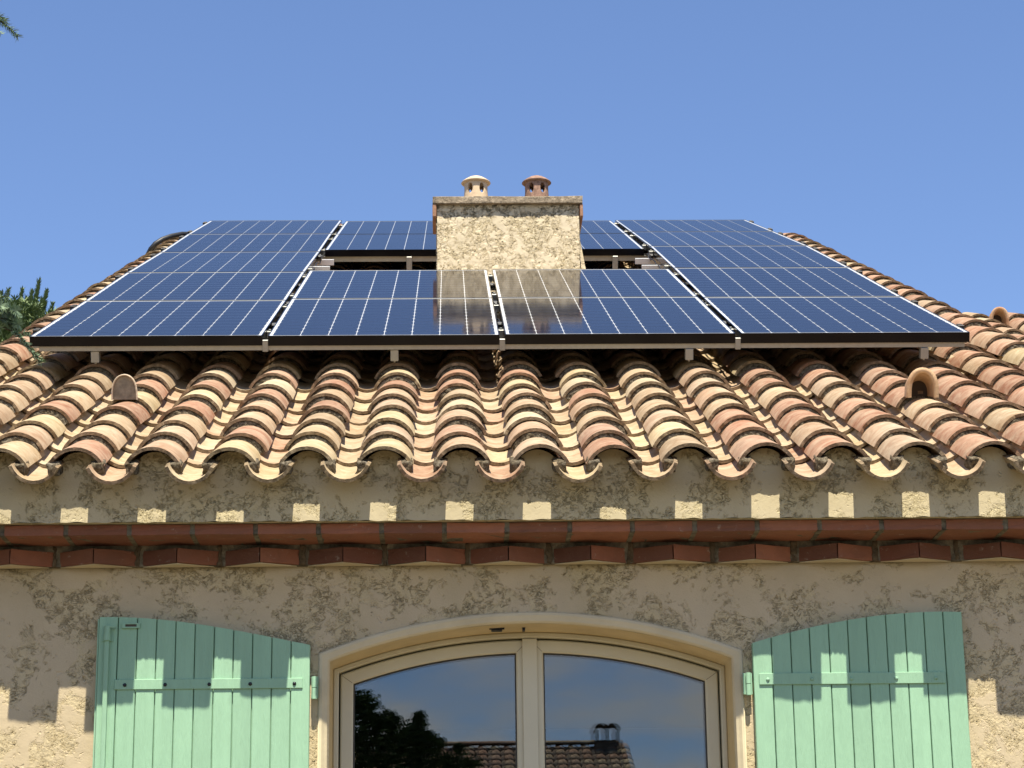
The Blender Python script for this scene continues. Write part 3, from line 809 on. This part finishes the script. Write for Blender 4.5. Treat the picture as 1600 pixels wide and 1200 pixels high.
def pot(px, mat, label):
    P_ = at_depth(px, 303, 14.08); c0 = (P_.x, 3.43)
    pt = bmesh.new(); R_ = .074; H_ = .148; n = 48; rows = 24
    # body with oval openings
    n = 72; rows = 26; A6 = math.tau/6; HA, HZ, ZC_ = .235, .034, .100
    def ev(a, z):
        q = ((a+.5236) % A6)-A6/2; return q, z-ZC_, math.sqrt((q/HA)**2+((z-ZC_)/HZ)**2)
    par = {}
    gone = set()
    for j in range(rows):
        for i in range(n):
            if ev((i+.5)*math.tau/n, H_*(j+.5)/rows)[2] < 1: gone.add((i, j))
    for j in range(rows+1):
        for i in range(n):
            a, z = i*math.tau/n, H_*j/rows; around = [((i+di) % n, j+dj) in gone for di in (-1, 0) for dj in (-1, 0)]
            if any(around) and not all(around):
                q, dz, e = ev(a, z); a += q/e-q; z += dz/e-dz
            par[i, j] = (a, z)
    rings_ = []
    for rr, flip in ((R_, False), (R_-.010, True)):
        g = [[pt.verts.new((rr*(1.03-.05*par[i, j][1]/H_)*math.cos(par[i, j][0]), rr*(1.03-.05*par[i, j][1]/H_)*math.sin(par[i, j][0]), par[i, j][1])) for i in range(n)] for j in range(rows+1)]
        rings_.append(g)
        for j in range(rows):
            for i in range(n):
                if (i, j) in gone: continue
                q = (g[j][i], g[j][(i+1) % n], g[j+1][(i+1) % n], g[j+1][i]); pt.faces.new(q if not flip else q[::-1])
    go, gi_ = rings_
    for (i, j) in gone:
        for (di, dj, p, q) in ((-1, 0, (i, j), (i, j+1)), (1, 0, (i+1, j), (i+1, j+1)), (0, -1, (i, j), (i+1, j)), (0, 1, (i, j+1), (i+1, j+1))):
            if ((i+di) % n, j+dj) not in gone:
                p0, p1 = (p[0] % n, p[1]), (q[0] % n, q[1])
                pt.faces.new((go[p0[1]][p0[0]], go[p1[1]][p1[0]], gi_[p1[1]][p1[0]], gi_[p0[1]][p0[0]]))
    o = obj('chimney_pot', pt, mat, chim, True, loc=(c0[0], c0[1], CZ1+.042)); o['label'] = label
    bm = bmesh.new(); r = lathe(bm, [(.0, .143), (.064, .144), (.087, .147), (.092, .151), (.088, .157), (.070, .171), (.046, .186), (.022, .196), (.001, .199)], 36)
    o2 = obj('pot_lid', bm, mat, chim, True, loc=(c0[0], c0[1], CZ1+.042))
pot(744, POT_C, 'clean cream clay chimney pot'); pot(839.5, POT_B, 'weathered brown clay chimney pot')

# ================================================================ SOLAR PANELS
PW, PL, PA, PB = 1.046, 1.572, 1.0732, 1.58
# heights of the array above its plane where the uneven roof lifts or drops it, per column at each row boundary
HT_COL = [[0, 0, .006, -.003, .0, -.010], [-.002, .007, .014, 0, -.010, -.022], [0, .009, .015, 0, -.010, -.024], [0, .006, .021, .026, .006, -.016]]
def corner(ci, x, u):
    hh = np.interp(u/PB, range(6), HT_COL[ci]); return S(x, u, float(hh))
def rectprism(bm, x0, x1, y0, y1, z0, z1, mi=0): box(bm, x0, x1, y0, y1, z0, z1, None, mi)
fb = bmesh.new(); LIP = .0045
for b_ in ((0, PW, 0, LIP), (0, PW, PL-LIP, PL), (0, LIP, LIP, PL-LIP), (PW-LIP, PW, LIP, PL-LIP)):
    box(fb, b_[0], b_[1], b_[2], b_[3], -.046, 0)
for b_ in ((LIP, PW-LIP, LIP, .03), (LIP, PW-LIP, PL-.03, PL-LIP)): box(fb, b_[0], b_[1], b_[2], b_[3], -.046, -.0445)
FRAME_ME = mesh_from(fb, 'panel_frame'); FRAME_ME.materials.append(BLACK)
sb = bmesh.new(); box(sb, LIP, PW-LIP, LIP, PL-LIP, -.0065, -.0022); SHEET_ME = mesh_from(sb, 'backsheet'); SHEET_ME.materials.append(SHEET)
cb = bmesh.new(); CP = .1265; mxg = (PW-8*CP)/2; myg = (PL-12*CP)/2; hc = .1235/2; ch = .0080
for i in range(8):
    for j in range(12):
        cx_, cy_ = mxg+CP*(i+.5), myg+CP*(j+.5)
        pts = [(-hc+ch, -hc), (hc-ch, -hc), (hc, -hc+ch), (hc, hc-ch), (hc-ch, hc), (-hc+ch, hc), (-hc, hc-ch), (-hc, -hc+ch)]
        cb.faces.new([cb.verts.new((cx_+p[0], cy_+p[1], -.0016)) for p in pts])
CELL_ME = mesh_from(cb, 'solar_cells'); CELL_ME.materials.append(CELL)
jb = bmesh.new(); box(jb, PW/2-.07, PW/2+.07, PL-.20, PL-.09, -.030, -.0066); JB_ME = mesh_from(jb, 'junction_box'); JB_ME.materials.append(BLACKP)
rown = ['front row', 'second row', 'middle row', 'fourth row', 'top row']
coln = ['left', 'centre left', 'centre right', 'right']
for ri in range(5):
    for ci in range(4):
        if ri == 2 and ci in (1, 2): continue
        x = ci*PA; u = ri*PB
        if ci in (1, 2) and ri == 3: u += .10
        if ci in (1, 2) and ri == 4: u += .075
        A = corner(ci, x, u); B = corner(ci, x+PW, u); D = corner(ci, x, u+PL)
        ex = (B-A).normalized(); ez = ex.cross((D-A)).normalized(); ey = ez.cross(ex)
        t = empty('solar_panel'); t.matrix_world = Matrix(((ex.x, ey.x, ez.x, A.x), (ex.y, ey.y, ez.y, A.y), (ex.z, ey.z, ez.z, A.z), (0, 0, 0, 1)))
        where = {0: 'along the front edge above the eave', 1: 'just behind the front row', 2: 'beside the chimney', 3: 'in the row below the top one', 4: 'in the top row'}[ri]
        side_ = ('outermost on the left', 'left of the middle gap', 'right of the middle gap', 'outermost on the right')[ci]
        if ri >= 3 and ci in (1, 2): side_ = ('partly behind the chimney, left', 'partly behind the chimney, right')[ci-1]
        tag(t, 'solar panel %s, %s' % (where, side_), 'solar panel', 'solar panels on the tiled roof')
        for nm, me in (('frame', FRAME_ME), ('backsheet', SHEET_ME), ('solar_cells', CELL_ME), ('junction_box', JB_ME)):
            o = bpy.data.objects.new(nm, me); C.objects.link(o); o.parent = t
            if nm == 'solar_cells': o['kind'] = 'stuff'

# mounting rails
def SM(x, u, h): return Matrix.Translation(S(x, u, h)) @ Matrix.Rotation(AL, 4, 'X')
rails = []
def rail(x0_, x1_, u, h0=-.082, label='', hh=.034, wd=.036, mat=None):
    bm = bmesh.new(); L_ = (x1_-x0_)/2
    # U-channel extrusion with a slot on top
    poly = [(-wd/2, 0), (wd/2, 0), (wd/2, hh), (.006, hh), (.006, hh-.008), (-.006, hh-.008), (-.006, hh), (-wd/2, hh)]
    prism(bm, poly, 'x', -L_, L_)
    o = obj('mounting_rail', bm, mat or ALU); o.matrix_world = SM((x0_+x1_)/2, u, h0)
    tag(o, label, 'rail', 'aluminium rails under the solar panels'); return o
XA, XB = .02, 4*PA-(PA-PW)-.02
rail(XA+.02, XB, .026, -.069, 'long bare aluminium rail under the front edge of the panels', .0215)
rail(PA-.02, 3*PA+.0, 3*PB+.135, -.082, 'aluminium rail under the lower edge of the panels behind the chimney')
i_ = 0
for ri in range(5):
    for f in (.25, 1.30):
        u = ri*PB+f
        if ri == 2: continue
        nm = ('lower', 'upper')[f > 1]
        rail(-.03, XB+.05, u, -.082, 'aluminium rail crossing beneath the %s part of the %s of panels' % (nm, rown[ri]))
for (x0_, x1_, sd_) in ((-.03, PA+.075, 'left'), (3*PA-.115, XB+.05, 'right')):
    for u, nm in ((2*PB+.25, 'hidden'), (2*PB+.82, 'nearer'), (2*PB+1.33, 'farther')):
        rail(x0_, x1_, u, -.072, 'short aluminium rail, %s of three ending beside the chimney on the %s' % (nm, sd_), .036, .04, ALU_SUN)
# roof hooks carrying the front rails
for x, u, wh in ((.289, .055, 'leftmost'), (1.643, .055, 'second from the left'), (2.985, .045, 'third from the left'), (4.062, .045, 'rightmost')):
    bm = bmesh.new(); box(bm, -.018, .018, -.022, .02, -.040, .012); bevel(bm, .002); tube(bm, [(0, 0, -.048), (0, 0, -.035)], .005, 8)
    o = obj('roof_hook', bm, ALU); o.matrix_world = SM(x, u-.02, -.083); tag(o, 'aluminium foot under the front rail, %s of four' % wh, 'bracket', 'aluminium feet under the front rail')
for x, wh in ((1.63, 'left'), (3.0, 'right')):
    bm = bmesh.new(); box(bm, -.018, .018, -.003, .02, -.060, .034); bevel(bm, .002); tube(bm, [(0, 0, -.09), (0, 0, -.055)], .005, 8)
    o = obj('roof_hook', bm, ALU); o.matrix_world = SM(x, 3*PB+.10, -.083); tag(o, 'aluminium foot of the rail behind the chimney, on its %s' % wh, 'bracket', 'aluminium feet beside the chimney')
# clamps: black at the outer edges, silver and black in the gaps
cm = bmesh.new(); box(cm, -.022, .010, -.020, .020, -.050, .004); box(cm, -.012, .012, -.006, .006, .004, .009); bevel(cm, .002); ENDC = mesh_from(cm, 'end_clamp'); ENDC.materials.append(BLACKP)
cm = bmesh.new(); box(cm, -.0125, .0125, -.024, .024, -.046, -.012); tube(cm, [(0, 0, -.012), (0, 0, -.004)], .0065, 8); bevel(cm, .0012); MIDC = mesh_from(cm, 'mid_clamp'); MIDC.materials.append(ALU)
MIDB = MIDC.copy(); MIDB.materials.clear(); MIDB.materials.append(BLACKP)
allu = [ri*PB+f for ri in range(5) for f in (.25, 1.30)]
for i, u in enumerate(allu):
    for x, sgn, nm in ((-.006, 1, 'left'), (XB+.026, -1, 'right')):
        hcol = HT_COL[0 if sgn > 0 else 3]; hh = float(np.interp(u/PB, range(6), hcol))
        o = bpy.data.objects.new('end_clamp', ENDC); C.objects.link(o); o.matrix_world = SM(x, u, hh) @ Matrix.Diagonal((sgn, 1, 1, 1))
        tag(o, 'black clamp on the %s outer edge, %s on the %s of panels' % (nm, ('lower', 'upper')[i % 2], rown[i//2]), 'clamp', 'black end clamps')
for gi, x in enumerate((PA-.0136, 2*PA-.0136, 3*PA-.0136)):
    gname = ('left', 'middle', 'right')[gi]
    # clamp bodies
    for i, u in enumerate(allu):
        if gi == 1 and 2*PB < u < 3*PB+.1: continue
        hh = float(np.interp(u/PB, range(6), HT_COL[min(gi+1, 3)]))
        o = bpy.data.objects.new('mid_clamp', MIDC); C.objects.link(o); o.matrix_world = SM(x, u+.03, hh)
        tag(o, 'silver clamp in the %s gap between panels, %s of the %s' % (gname, ('lower', 'upper')[i % 2], rown[i//2]), 'clamp', 'silver clamps in the gaps between panels')
    # black connectors and looped cables lying in the gap
    bm = bmesh.new(); top = 5*PB if gi != 1 else 2*PB
    pts = []; u = .12
    while u < top-.05:
        pts.append(S(x+.006*math.sin(u*9+gi), u, -.040+.010*math.sin(u*14+gi*2))); u += .05
    tube(bm, pts, .0042, 6)
    o = obj('panel_cable', bm, BLACKP, None, True); tag(o, 'black cable threaded along the %s gap between the panels' % gname, 'cable', 'cables in the gaps between panels')
    for q in range(3 if gi == 1 else 5):
        uu = .55+q*PB*.62; bm = bmesh.new(); box(bm, -.010, .010, -.05, .05, -.028, -.008); box(bm, -.012, .012, -.012, .012, -.030, -.006); bevel(bm, .003)
        o = obj('cable_connector', bm, BLACKP); o.matrix_world = SM(x, uu, 0)
        tag(o, 'black plug connector in the %s gap between panels, the %s one up from the eave' % (gname, ('first', 'second', 'third', 'fourth', 'fifth')[q]), 'connector', 'connectors in the gaps between panels')
# front caps at the ends of the gaps
for gi, x in enumerate((PA-.0136, 2*PA-.0136, 3*PA-.0136)):
    bm = bmesh.new(); box(bm, -.0125, .0125, -.004, .02, -.075, -.022); bevel(bm, .0015)
    o = obj('gap_clamp', bm, ALU); o.matrix_world = SM(x, .004, 0)
    tag(o, 'bare metal clamp closing the front of the %s gap between front panels' % ('left', 'middle', 'right')[gi], 'clamp', 'clamps at the front of the gaps')

# black conduit arching over the ridge end on the left
bm = bmesh.new(); pts_px = [(330, 372, 17.3), (300, 366, 17.2), (284, 366, 17.1), (268, 369, 17.0), (254, 374, 16.95), (243, 381, 16.9), (236, 389, 16.9), (228, 405, 16.95), (222, 425, 17.1)]
tube(bm, [at_depth(*p) for p in pts_px], .020, 10)
o = obj('conduit', bm, BLACKP, None, True); tag(o, 'thick black conduit arching over the left verge beside the top panels', 'pipe')

# ================================================================ LOWER ROOF BEHIND, RIGHT
wing = empty('rear_building', (0, 0, 0)); tag(wing, 'lower building with terracotta tiles seen behind the right verge of the roof', 'building')
Pq = at_depth(1523, 486, 16.1); pw = .2755
# plane parallel to the main roof through that crest
u_ = Pq.y*CA; OZ2 = Pq.z+.0 - (Pq.y/CA)*SA*1.0
def S2(x, u, h): return Vector((x, u*CA - h*SA, OZ2 + u*SA + h*CA))
uT = Pq.y/CA
bm = bmesh.new()
M2 = Matrix(((1, 0, 0, 0), (0, CA, -SA, 0), (0, SA, CA, OZ2), (0, 0, 0, 1)))
box(bm, 4.95, 9.2, uT-4.5, uT+.05, -.20, -.128, M2); r2 = obj('roof', bm, DECK, wing)
JW = Joined(); JWt = Joined(); V = []; Fc = []
for k in range(0, 14):
    for n in range(0, 14):
        uu = uT-.16-EXP*n; x = Pq.x-.5+pw*(k-.0)+.5-2*pw+pw*0
        x = Pq.x+pw*(k-2)
        loc = (x+random.gauss(0, .003), uu+random.gauss(0, .006), random.gauss(0, .002)); rot = (AL-TILT_C, random.gauss(0, .015), random.gauss(0, .01))
        near = n < 8 and 1 <= k <= 7
        col = tile_colour(3.0)
        if near:
            o = link('cover_tile', COVERS[random.randrange(8)], [], r2, loc=S2(*loc), rot=rot); o.color = col
            mortar_arc(V, Fc, loc, rot, False, OZ2)
        else: JW.add(LOW_C[random.randrange(3)], Matrix.Translation(S2(*loc)-S(*loc, OZ2)) @ pose_matrix(loc, rot, OZ2), col)
        loc2 = (x-pw/2, uu-.05, -.121); rot2 = (AL-TILT_T, 0, 0)
        JWt.add(LOW_T[random.randrange(2)], pose_matrix(loc2, rot2, OZ2), tile_colour(3, True))
JW.build('far_cover_tiles', [TILE_J, RIM_J], r2); JWt.build('far_trough_tiles', [TILE_J, RIM_J], r2)
o = pyd('mortar', V, Fc, MORTAR_D, r2, True); o['kind'] = 'stuff'
Ph = at_depth(1562, 505, 15.85); hu = (Ph.y*CA + (Ph.z-OZ2)*SA)
hood('vent_hood', Ph.x, hu, (Ph.z-OZ2)*CA-Ph.y*SA-.01, 1.02, (.46, .28, .17, 1), False, r2, OZ2, 'open vent hood on the lower roof')
bm = bmesh.new(); e0 = S2(0, uT-4.4, -.2); e1 = S2(0, uT, -.2)
prism(bm, [(e0.y, 0), (e1.y+3.0, 0), (e1.y+3.0, e1.z-1.2), (e1.y, e1.z), (e0.y, e0.z)], 'x', 5.0, 9.0); obj('wall', bm, STUCCO, wing)

# ================================================================ PLANTS
def leaf_mat(name, c1, c2, rough=.6):
    m = MT(name); co = m.coords(); 
    c = m.mix(m.noise(co, 2.5, 3, .6, 0, .35, .65), c1, c2); c = m.mix(m.noise(co, 60, 2, .6, 0, .3, .7), c, m.mix(1, c, (1.35, 1.3, 1.1), 'MULTIPLY'))
    m.l(c, m.b.inputs['Base Color']); m.b.inputs['Roughness'].default_value = rough; m.b.inputs['Specular IOR Level'].default_value = .3
    return m.m
BARK = simple('bark', (.10, .075, .05), .95, 0, .1, 14, .4, .01)
CONIF = leaf_mat('conifer_green', (.085, .13, .055), (.15, .20, .09))
FIRM = leaf_mat('blue_fir_needles', (.10, .16, .10), (.18, .255, .17))
BROAD = leaf_mat('dark_broad_leaf', (.030, .060, .018), (.055, .095, .03))

def needles(V, Fc, p, d, length, n, wd, spread, rnd):
    """n thin blades around axis d at p"""
    a = d.orthogonal().normalized(); b = d.cross(a)
    for i in range(n):
        t = rnd.random()*math.tau; out_ = a*math.cos(t)+b*math.sin(t)
        dr = (d*(1-spread)+out_*spread).normalized(); sd_ = dr.cross(out_).normalized()*wd
        L_ = length*rnd.uniform(.7, 1.15); o = len(V)
        V += [p-sd_, p+sd_, p+dr*L_*.6+sd_*.9, p+dr*L_, p+dr*L_*.6-sd_*.9]; Fc.append((o, o+1, o+2, o+3, o+4))
# -- conifer with upright leaders beyond the left verge
rnd = random.Random(11)
ct = empty('conifer_tree', (-4.2, 6.6, 0)); tag(ct, 'tall conifer with spiky upright leaders behind the left edge of the roof', 'tree')
ZD = 17.5
tp = at_depth(-60, 700, ZD)
ct.location = (tp.x, tp.y, 0); org = Vector(ct.location)
bm = bmesh.new(); tube(bm, [Vector((0, 0, 0)), Vector((.05, 0, 2.5)), Vector((.0, .05, 4.6)), Vector((.05, 0, 5.6))], [.16, .12, .07, .03], 10); obj('trunk', bm, BARK, ct, True)
leaders = [(-45, 452), (-22, 462), (2, 457), (13, 453), (35, 452), (50, 455), (61, 438), (73, 455), (24, 472), (42, 474), (66, 468), (82, 474), (-10, 470), (-70, 460), (-95, 470), (-120, 466), (92, 500), (15, 480), (55, 482), (78, 486)]
V = []; Fc = []; bb = bmesh.new()
for (px, py) in leaders:
    dz = rnd.uniform(-.25, .35); top_ = at_depth(px, py, ZD+dz)-org
    ln = rnd.uniform(.55, .8); bot = top_+Vector((rnd.uniform(-.05, .03)-.08, rnd.uniform(-.05, .05), -ln))
    tube(bb, [bot, bot.lerp(top_, .6)+Vector((rnd.uniform(-.01, .01), 0, 0)), top_], [.012, .007, .002], 5)
    root_ = Vector((.03, 0, bot.z-.55)); tube(bb, [root_, root_.lerp(bot, .6)+Vector((0, 0, -.08)), bot], [.03, .018, .012], 5)
    m_ = int(ln/.008)
    for i in range(m_):
        t = i/m_; p = bot.lerp(top_, t); needles(V, Fc, p, (top_-bot).normalized(), .075*(1.05-.5*t), 10, .0042, .40, rnd)
        if t < .70 and rnd.random() < .16:
            a = rnd.random()*math.tau; sd_ = Vector((math.cos(a), math.sin(a), 1.1)).normalized(); q0 = p
            for s in range(int(12*(1-t)+5)):
                needles(V, Fc, q0+sd_*s*.0085, sd_, .045, 5, .004, .55, rnd)
    # crown mass under each leader
for i in range(2600):
    px = rnd.uniform(-190, 100); py = rnd.uniform(478, 640)
    lim = 478+max(0, px-40)*.45+ (8*math.sin(px*.21)+8*math.sin(px*.09+1))
    if py < lim: continue
    p = at_depth(px, py, ZD+rnd.uniform(-.6, .9))-org
    a = rnd.random()*math.tau; sd_ = Vector((math.cos(a)*.5, math.sin(a)*.5, 1)).normalized()
    for s in range(7): needles(V, Fc, p+sd_*s*.012, sd_, .055, 5, .0045, .6, rnd)
# lower crown down to the trunk
for i in range(1500):
    z = rnd.uniform(1.2, 6.1); r_ = (1.25 if z < 4 else 1.25*(1-(z-4)/3.2))*math.sqrt(rnd.random()); a = rnd.random()*math.tau
    p = Vector((r_*math.cos(a)-.1, r_*math.sin(a), z)); sd_ = Vector((math.cos(a)*.8, math.sin(a)*.8, .7)).normalized()
    for s in range(4): needles(V, Fc, p+sd_*s*.05, sd_, .14, 5, .010, .6, rnd)
obj('branches', bb, BARK, ct, True); o = pyd('crown', V, Fc, CONIF, ct)

# -- blue-green fir close by on the left: its sprays reach into the frame
ft = empty('fir_tree'); tag(ft, 'blue green fir whose branch tips reach in at the left edge of the view', 'tree')
ZN = 7.0; tb = at_depth(-520, 700, ZN); ft.location = (tb.x, tb.y, 0); org = Vector(ft.location)
bm = bmesh.new(); tube(bm, [Vector((0, 0, 0)), Vector((.03, 0, 2)), Vector((0, .02, 4)), Vector((0, 0, 5.2))], [.13, .10, .06, .02], 12); obj('trunk', bm, BARK, ft, True)
V = []; Fc = []; bb = bmesh.new()
def spray(pts, rad0, nl, wd, dens=.0035, spread=.62, up=0.0):
    P_ = [Vector(p) for p in pts]; tube(bb, P_, [rad0*(1-.8*i/(len(P_)-1)) for i in range(len(P_))], 6)
    for a, b in zip(P_, P_[1:]):
        L_ = (b-a).length; m_ = max(1, int(L_/dens))
        for i in range(m_):
            needles(V, Fc, a.lerp(b, i/m_), ((b-a).normalized()+Vector((0, 0, up))).normalized(), nl, 4, wd, spread, rnd)
def PX(x, y, z=ZN): return at_depth(x, y, z)-org
twigs = [[(-60, 20), (-25, 26), (0, 33), (12, 41), (22, 50), (28, 58)], [(-40, 8), (-10, 20), (2, 28), (8, 33)],
         [(-80, 470), (-40, 492), (0, 510), (18, 517), (34, 525)], [(18, 517), (28, 523), (38, 533), (48, 545), (57, 556), (65, 566)],
         [(34, 522), (40, 519), (46, 521)]]
for i, tw in enumerate(twigs):
    z_ = ZN + (-.05, 0, .05, .02, .0)[i]
    if i == 2: 
        P_ = [PX(x, y, z_) for x, y in tw]; tube(bb, P_, [.006, .005, .003, .002, .0015], 6); continue
    spray([PX(x, y, z_) for x, y in tw], .003, .022, .0018, .0024)
# pale clusters on the left edge (y 470-512)
for (cx, cy, dx, dy) in ((-18, 476, 26, 6), (-8, 470, 22, -6), (0, 486, 24, 8), (8, 484, 18, 2), (-4, 497, 26, 10), (14, 500, 16, 8), (18, 504, 13, -8), (-20, 504, 20, 9), (-14, 488, 16, -10), (6, 508, 14, 3), (-30, 515, 24, 12), (-22, 530, 18, 10)):
    a = PX(cx, cy, ZN+.04); b = PX(cx+dx, cy+dy, ZN+.02+rnd.uniform(-.03, .03)); m = a.lerp(b, .5)+Vector((0, 0, .008)); spray([a, m, b], .002, .024, .0019, .0020, .72, .25)
# limbs back to the trunk and the rest of the fir out of frame
for (x, y, zz) in ((-60, 20, ZN-.05), (-40, 8, ZN), (-80, 470, ZN+.05)):
    e = PX(x, y, zz); s0 = Vector((0, 0, e.z+.25)); tube(bb, [s0, s0.lerp(e, .5)+Vector((0, 0, .06)), e], [.03, .015, .005], 7)
    for t in np.arange(.25, 1, .10):
        p = s0.lerp(e, t)
        for sd in (-1, 1):
            q = p+Vector((.10, .16*sd, -.03)); spray([p, p.lerp(q, .5)+Vector((0, 0, .02)), q], .002, .019, .0014, .008)
for i in range(70):
    z = 1.0+4.0*rnd.random(); a = math.pi*.55+rnd.random()*math.pi*.9; R_ = 1.1*(1-(z-1)/5); 
    s0 = Vector((0, 0, z)); e = Vector((R_*math.cos(a), R_*math.sin(a), z-.1)); tube(bb, [s0, e], [.015, .004], 5)
    for t in (.4, .6, .8, 1): 
        p = s0.lerp(e, t); q = p+Vector((rnd.uniform(-.12, .12), rnd.uniform(-.12, .12), .02)); spray([p, q], .003, .03, .003, .012)
obj('branches', bb, BARK, ft, True); pyd('needles', V, Fc, FIRM, ft)

# ================================================================ BEHIND THE VIEWER (mirrored in the window)
def mir(x, y, dist):
    """point seen at pixel (x, y) by reflection in the window, dist metres of path from the camera"""
    r = ray(x, y); P_ = CAM + r*dist; Yg = YG+.040; return Vector((P_.x, 2*Yg-P_.y, P_.z))
nh = empty('opposite_house', (0, 0, 0)); tag(nh, 'neighbouring house with tiled gable roof and arched chimney mirrored in the window glass', 'house')
DD = 46.0
ra = mir(690, 1170, DD); rb = mir(983, 1166, DD); rz = rb.z
W_OPP = simple('opposite_wall', (.48, .38, .27), .9, 0, .2, 2, .1)
bm = bmesh.new(); yb = rb.y
xl_, xr2 = ra.x-7, rb.x
sl = .42; dpt = 4.2
fy = yb+dpt; fz = rz-dpt*sl
A_ = [(xl_, yb, rz), (xr2, yb, rz), (xr2+.0, fy, fz), (xl_, fy, fz)]
bm.faces.new([bm.verts.new(p) for p in A_]); bm.faces.new([bm.verts.new(p) for p in ((xr2, yb, rz), (xl_, yb, rz), (xl_, yb-dpt, fz), (xr2, yb-dpt, fz))])
r3 = obj('roof', bm, DECK, nh)
bm = bmesh.new(); prism(bm, [(fy-.4, 0), (fy-.4, fz+.05), (yb, rz-.12), (yb-dpt+.4, fz+.05), (yb-dpt+.4, 0)], 'x', xl_+.3, xr2-.3); obj('wall', bm, W_OPP, nh)
Jh = Joined(); ang = math.atan(sl)
for i in range(int((xr2-xl_)/.26)+1):
    for n in range(0, 14):
        x = xr2-.1-.26*i; d0 = dpt*.0+ (n+1)*.33; 
        if d0 > dpt: continue
        P_ = Vector((x, yb+d0, rz-d0*sl+.08))
        M = Matrix.Translation(P_) @ Matrix.Rotation(math.pi, 4, 'Z') @ Matrix.Rotation(ang-.05, 4, 'X')
        Jh.add(LOW_C[n % 3], M, tile_colour(3.4))
for i in range(int((xr2-xl_)/.40)):
    M = Matrix.Translation((xl_+.4*i+.2, yb, rz+.13)) @ Matrix.Rotation(-math.pi/2, 4, 'Z') @ Matrix.Diagonal((1.3, 1.1, 1.1, 1))
    Jh.add(LOW_C[i % 3], M, tile_colour(3.4))
Jh.build('roof_tiles', [TILE_J, RIM_J], r3)
# chimney with two half-barrel hoods
c0 = mir(949, 1166, DD); chm = empty('chimney'); chm.parent = nh
wd_ = 36/F*DD; hc_ = 32/F*DD
DKST = simple('chimney_render_opposite', (.14, .11, .08), .9, 0, .2, 3, .2)
bm = bmesh.new(); zb_ = rz-.3; zt_ = c0.z+.04
box(bm, c0.x-wd_/2, c0.x+wd_/2, yb-.2, yb+.25, zb_, zt_)
for s in (-1, 1):
    for (xx) in (c0.x+s*wd_/2-s*.025,): box(bm, xx-.025, xx+.025, yb-.2, yb+.25, zt_, zt_+hc_*.62)
box(bm, c0.x-.025, c0.x+.025, yb-.2, yb+.25, zt_, zt_+hc_*.62); obj('chimney_body', bm, DKST, chm)
for s in (-1, 1):
    bm = bmesh.new(); cx_ = c0.x+s*wd_/4; R_ = wd_/4+.03; prof = [(cx_+R_*math.cos(a), zt_+hc_*.62+R_*.9*math.sin(a)) for a in np.linspace(0, math.pi, 13)]
    inn = [(cx_+(R_-.03)*math.cos(a), zt_+hc_*.62+(R_-.03)*.9*math.sin(a)) for a in np.linspace(math.pi, 0, 13)]
    for q in range(12): prism(bm, [prof[q], prof[q+1], inn[11-q], inn[12-q]], 'y', yb-.27, yb+.30)
    obj('chimney_hood', bm, DKST, chm)
# leafy tree nearer by
lt = empty('garden_tree'); DT = 24.0; tp = mir(560, 1290, DT); lt.location = (tp.x, tp.y, 0); org = Vector(lt.location)
tag(lt, 'dark leafy tree mirrored in the lower left of the window glass', 'tree')
bm = bmesh.new(); H0 = mir(560, 1300, DT).z
tube(bm, [Vector((0, 0, 0)), Vector((.05, 0, 1.5)), Vector((0, .1, 2.6)), Vector((.05, 0, H0))], [.16, .12, .09, .05], 10)
for i in range(9):
    a = i*.7; tube(bm, [Vector((0, .05, 1.8+.15*i)), Vector((.5*math.cos(a), .5*math.sin(a), 2.4+.17*i)), Vector((.9*math.cos(a), .9*math.sin(a), 2.9+.14*i))], [.05, .03, .012], 6)
obj('trunk', bm, BARK, lt, True)
V = []; Fc = []
blobs = [(560, 1130, .30, 1), (572, 1105, .18, 1), (600, 1150, .27, 1), (640, 1160, .23, 1), (657, 1122, .07, 1), (655, 1145, .14, 1), (672, 1165, .15, 1), (690, 1160, .05, 1), (620, 1190, .38, 1), (670, 1205, .26, 1), (530, 1180, .55, 1), (480, 1160, .5, 1), (590, 1230, .6, 1), (500, 1270, .8, 1), (640, 1280, .6, 1), (430, 1230, .7, 1), (548, 1100, .16, 1), (610, 1128, .12, 1), (700, 1195, .12, 1), (730, 1200, .18, 1), (718, 1170, .05, 1)]
for (px, py, r_, _) in blobs:
    c0_ = mir(px, py, DT)-org
    for i in range(int(260+1500*r_*r_*3)):
        v = Vector((rnd.gauss(0, 1), rnd.gauss(0, 1), rnd.gauss(0, 1))).normalized()*r_*rnd.uniform(.35, 1.12)
        p = c0_+v; s_l = rnd.uniform(.020, .040); a = Vector((rnd.gauss(0, 1), rnd.gauss(0, 1), rnd.gauss(0, .6))).normalized(); b = a.orthogonal().normalized()
        o = len(V); V += [p-a*s_l, p+b*s_l*.55, p+a*s_l, p-b*s_l*.55]; Fc.append((o, o+1, o+2, o+3))
pyd('crown', V, Fc, BROAD, lt)
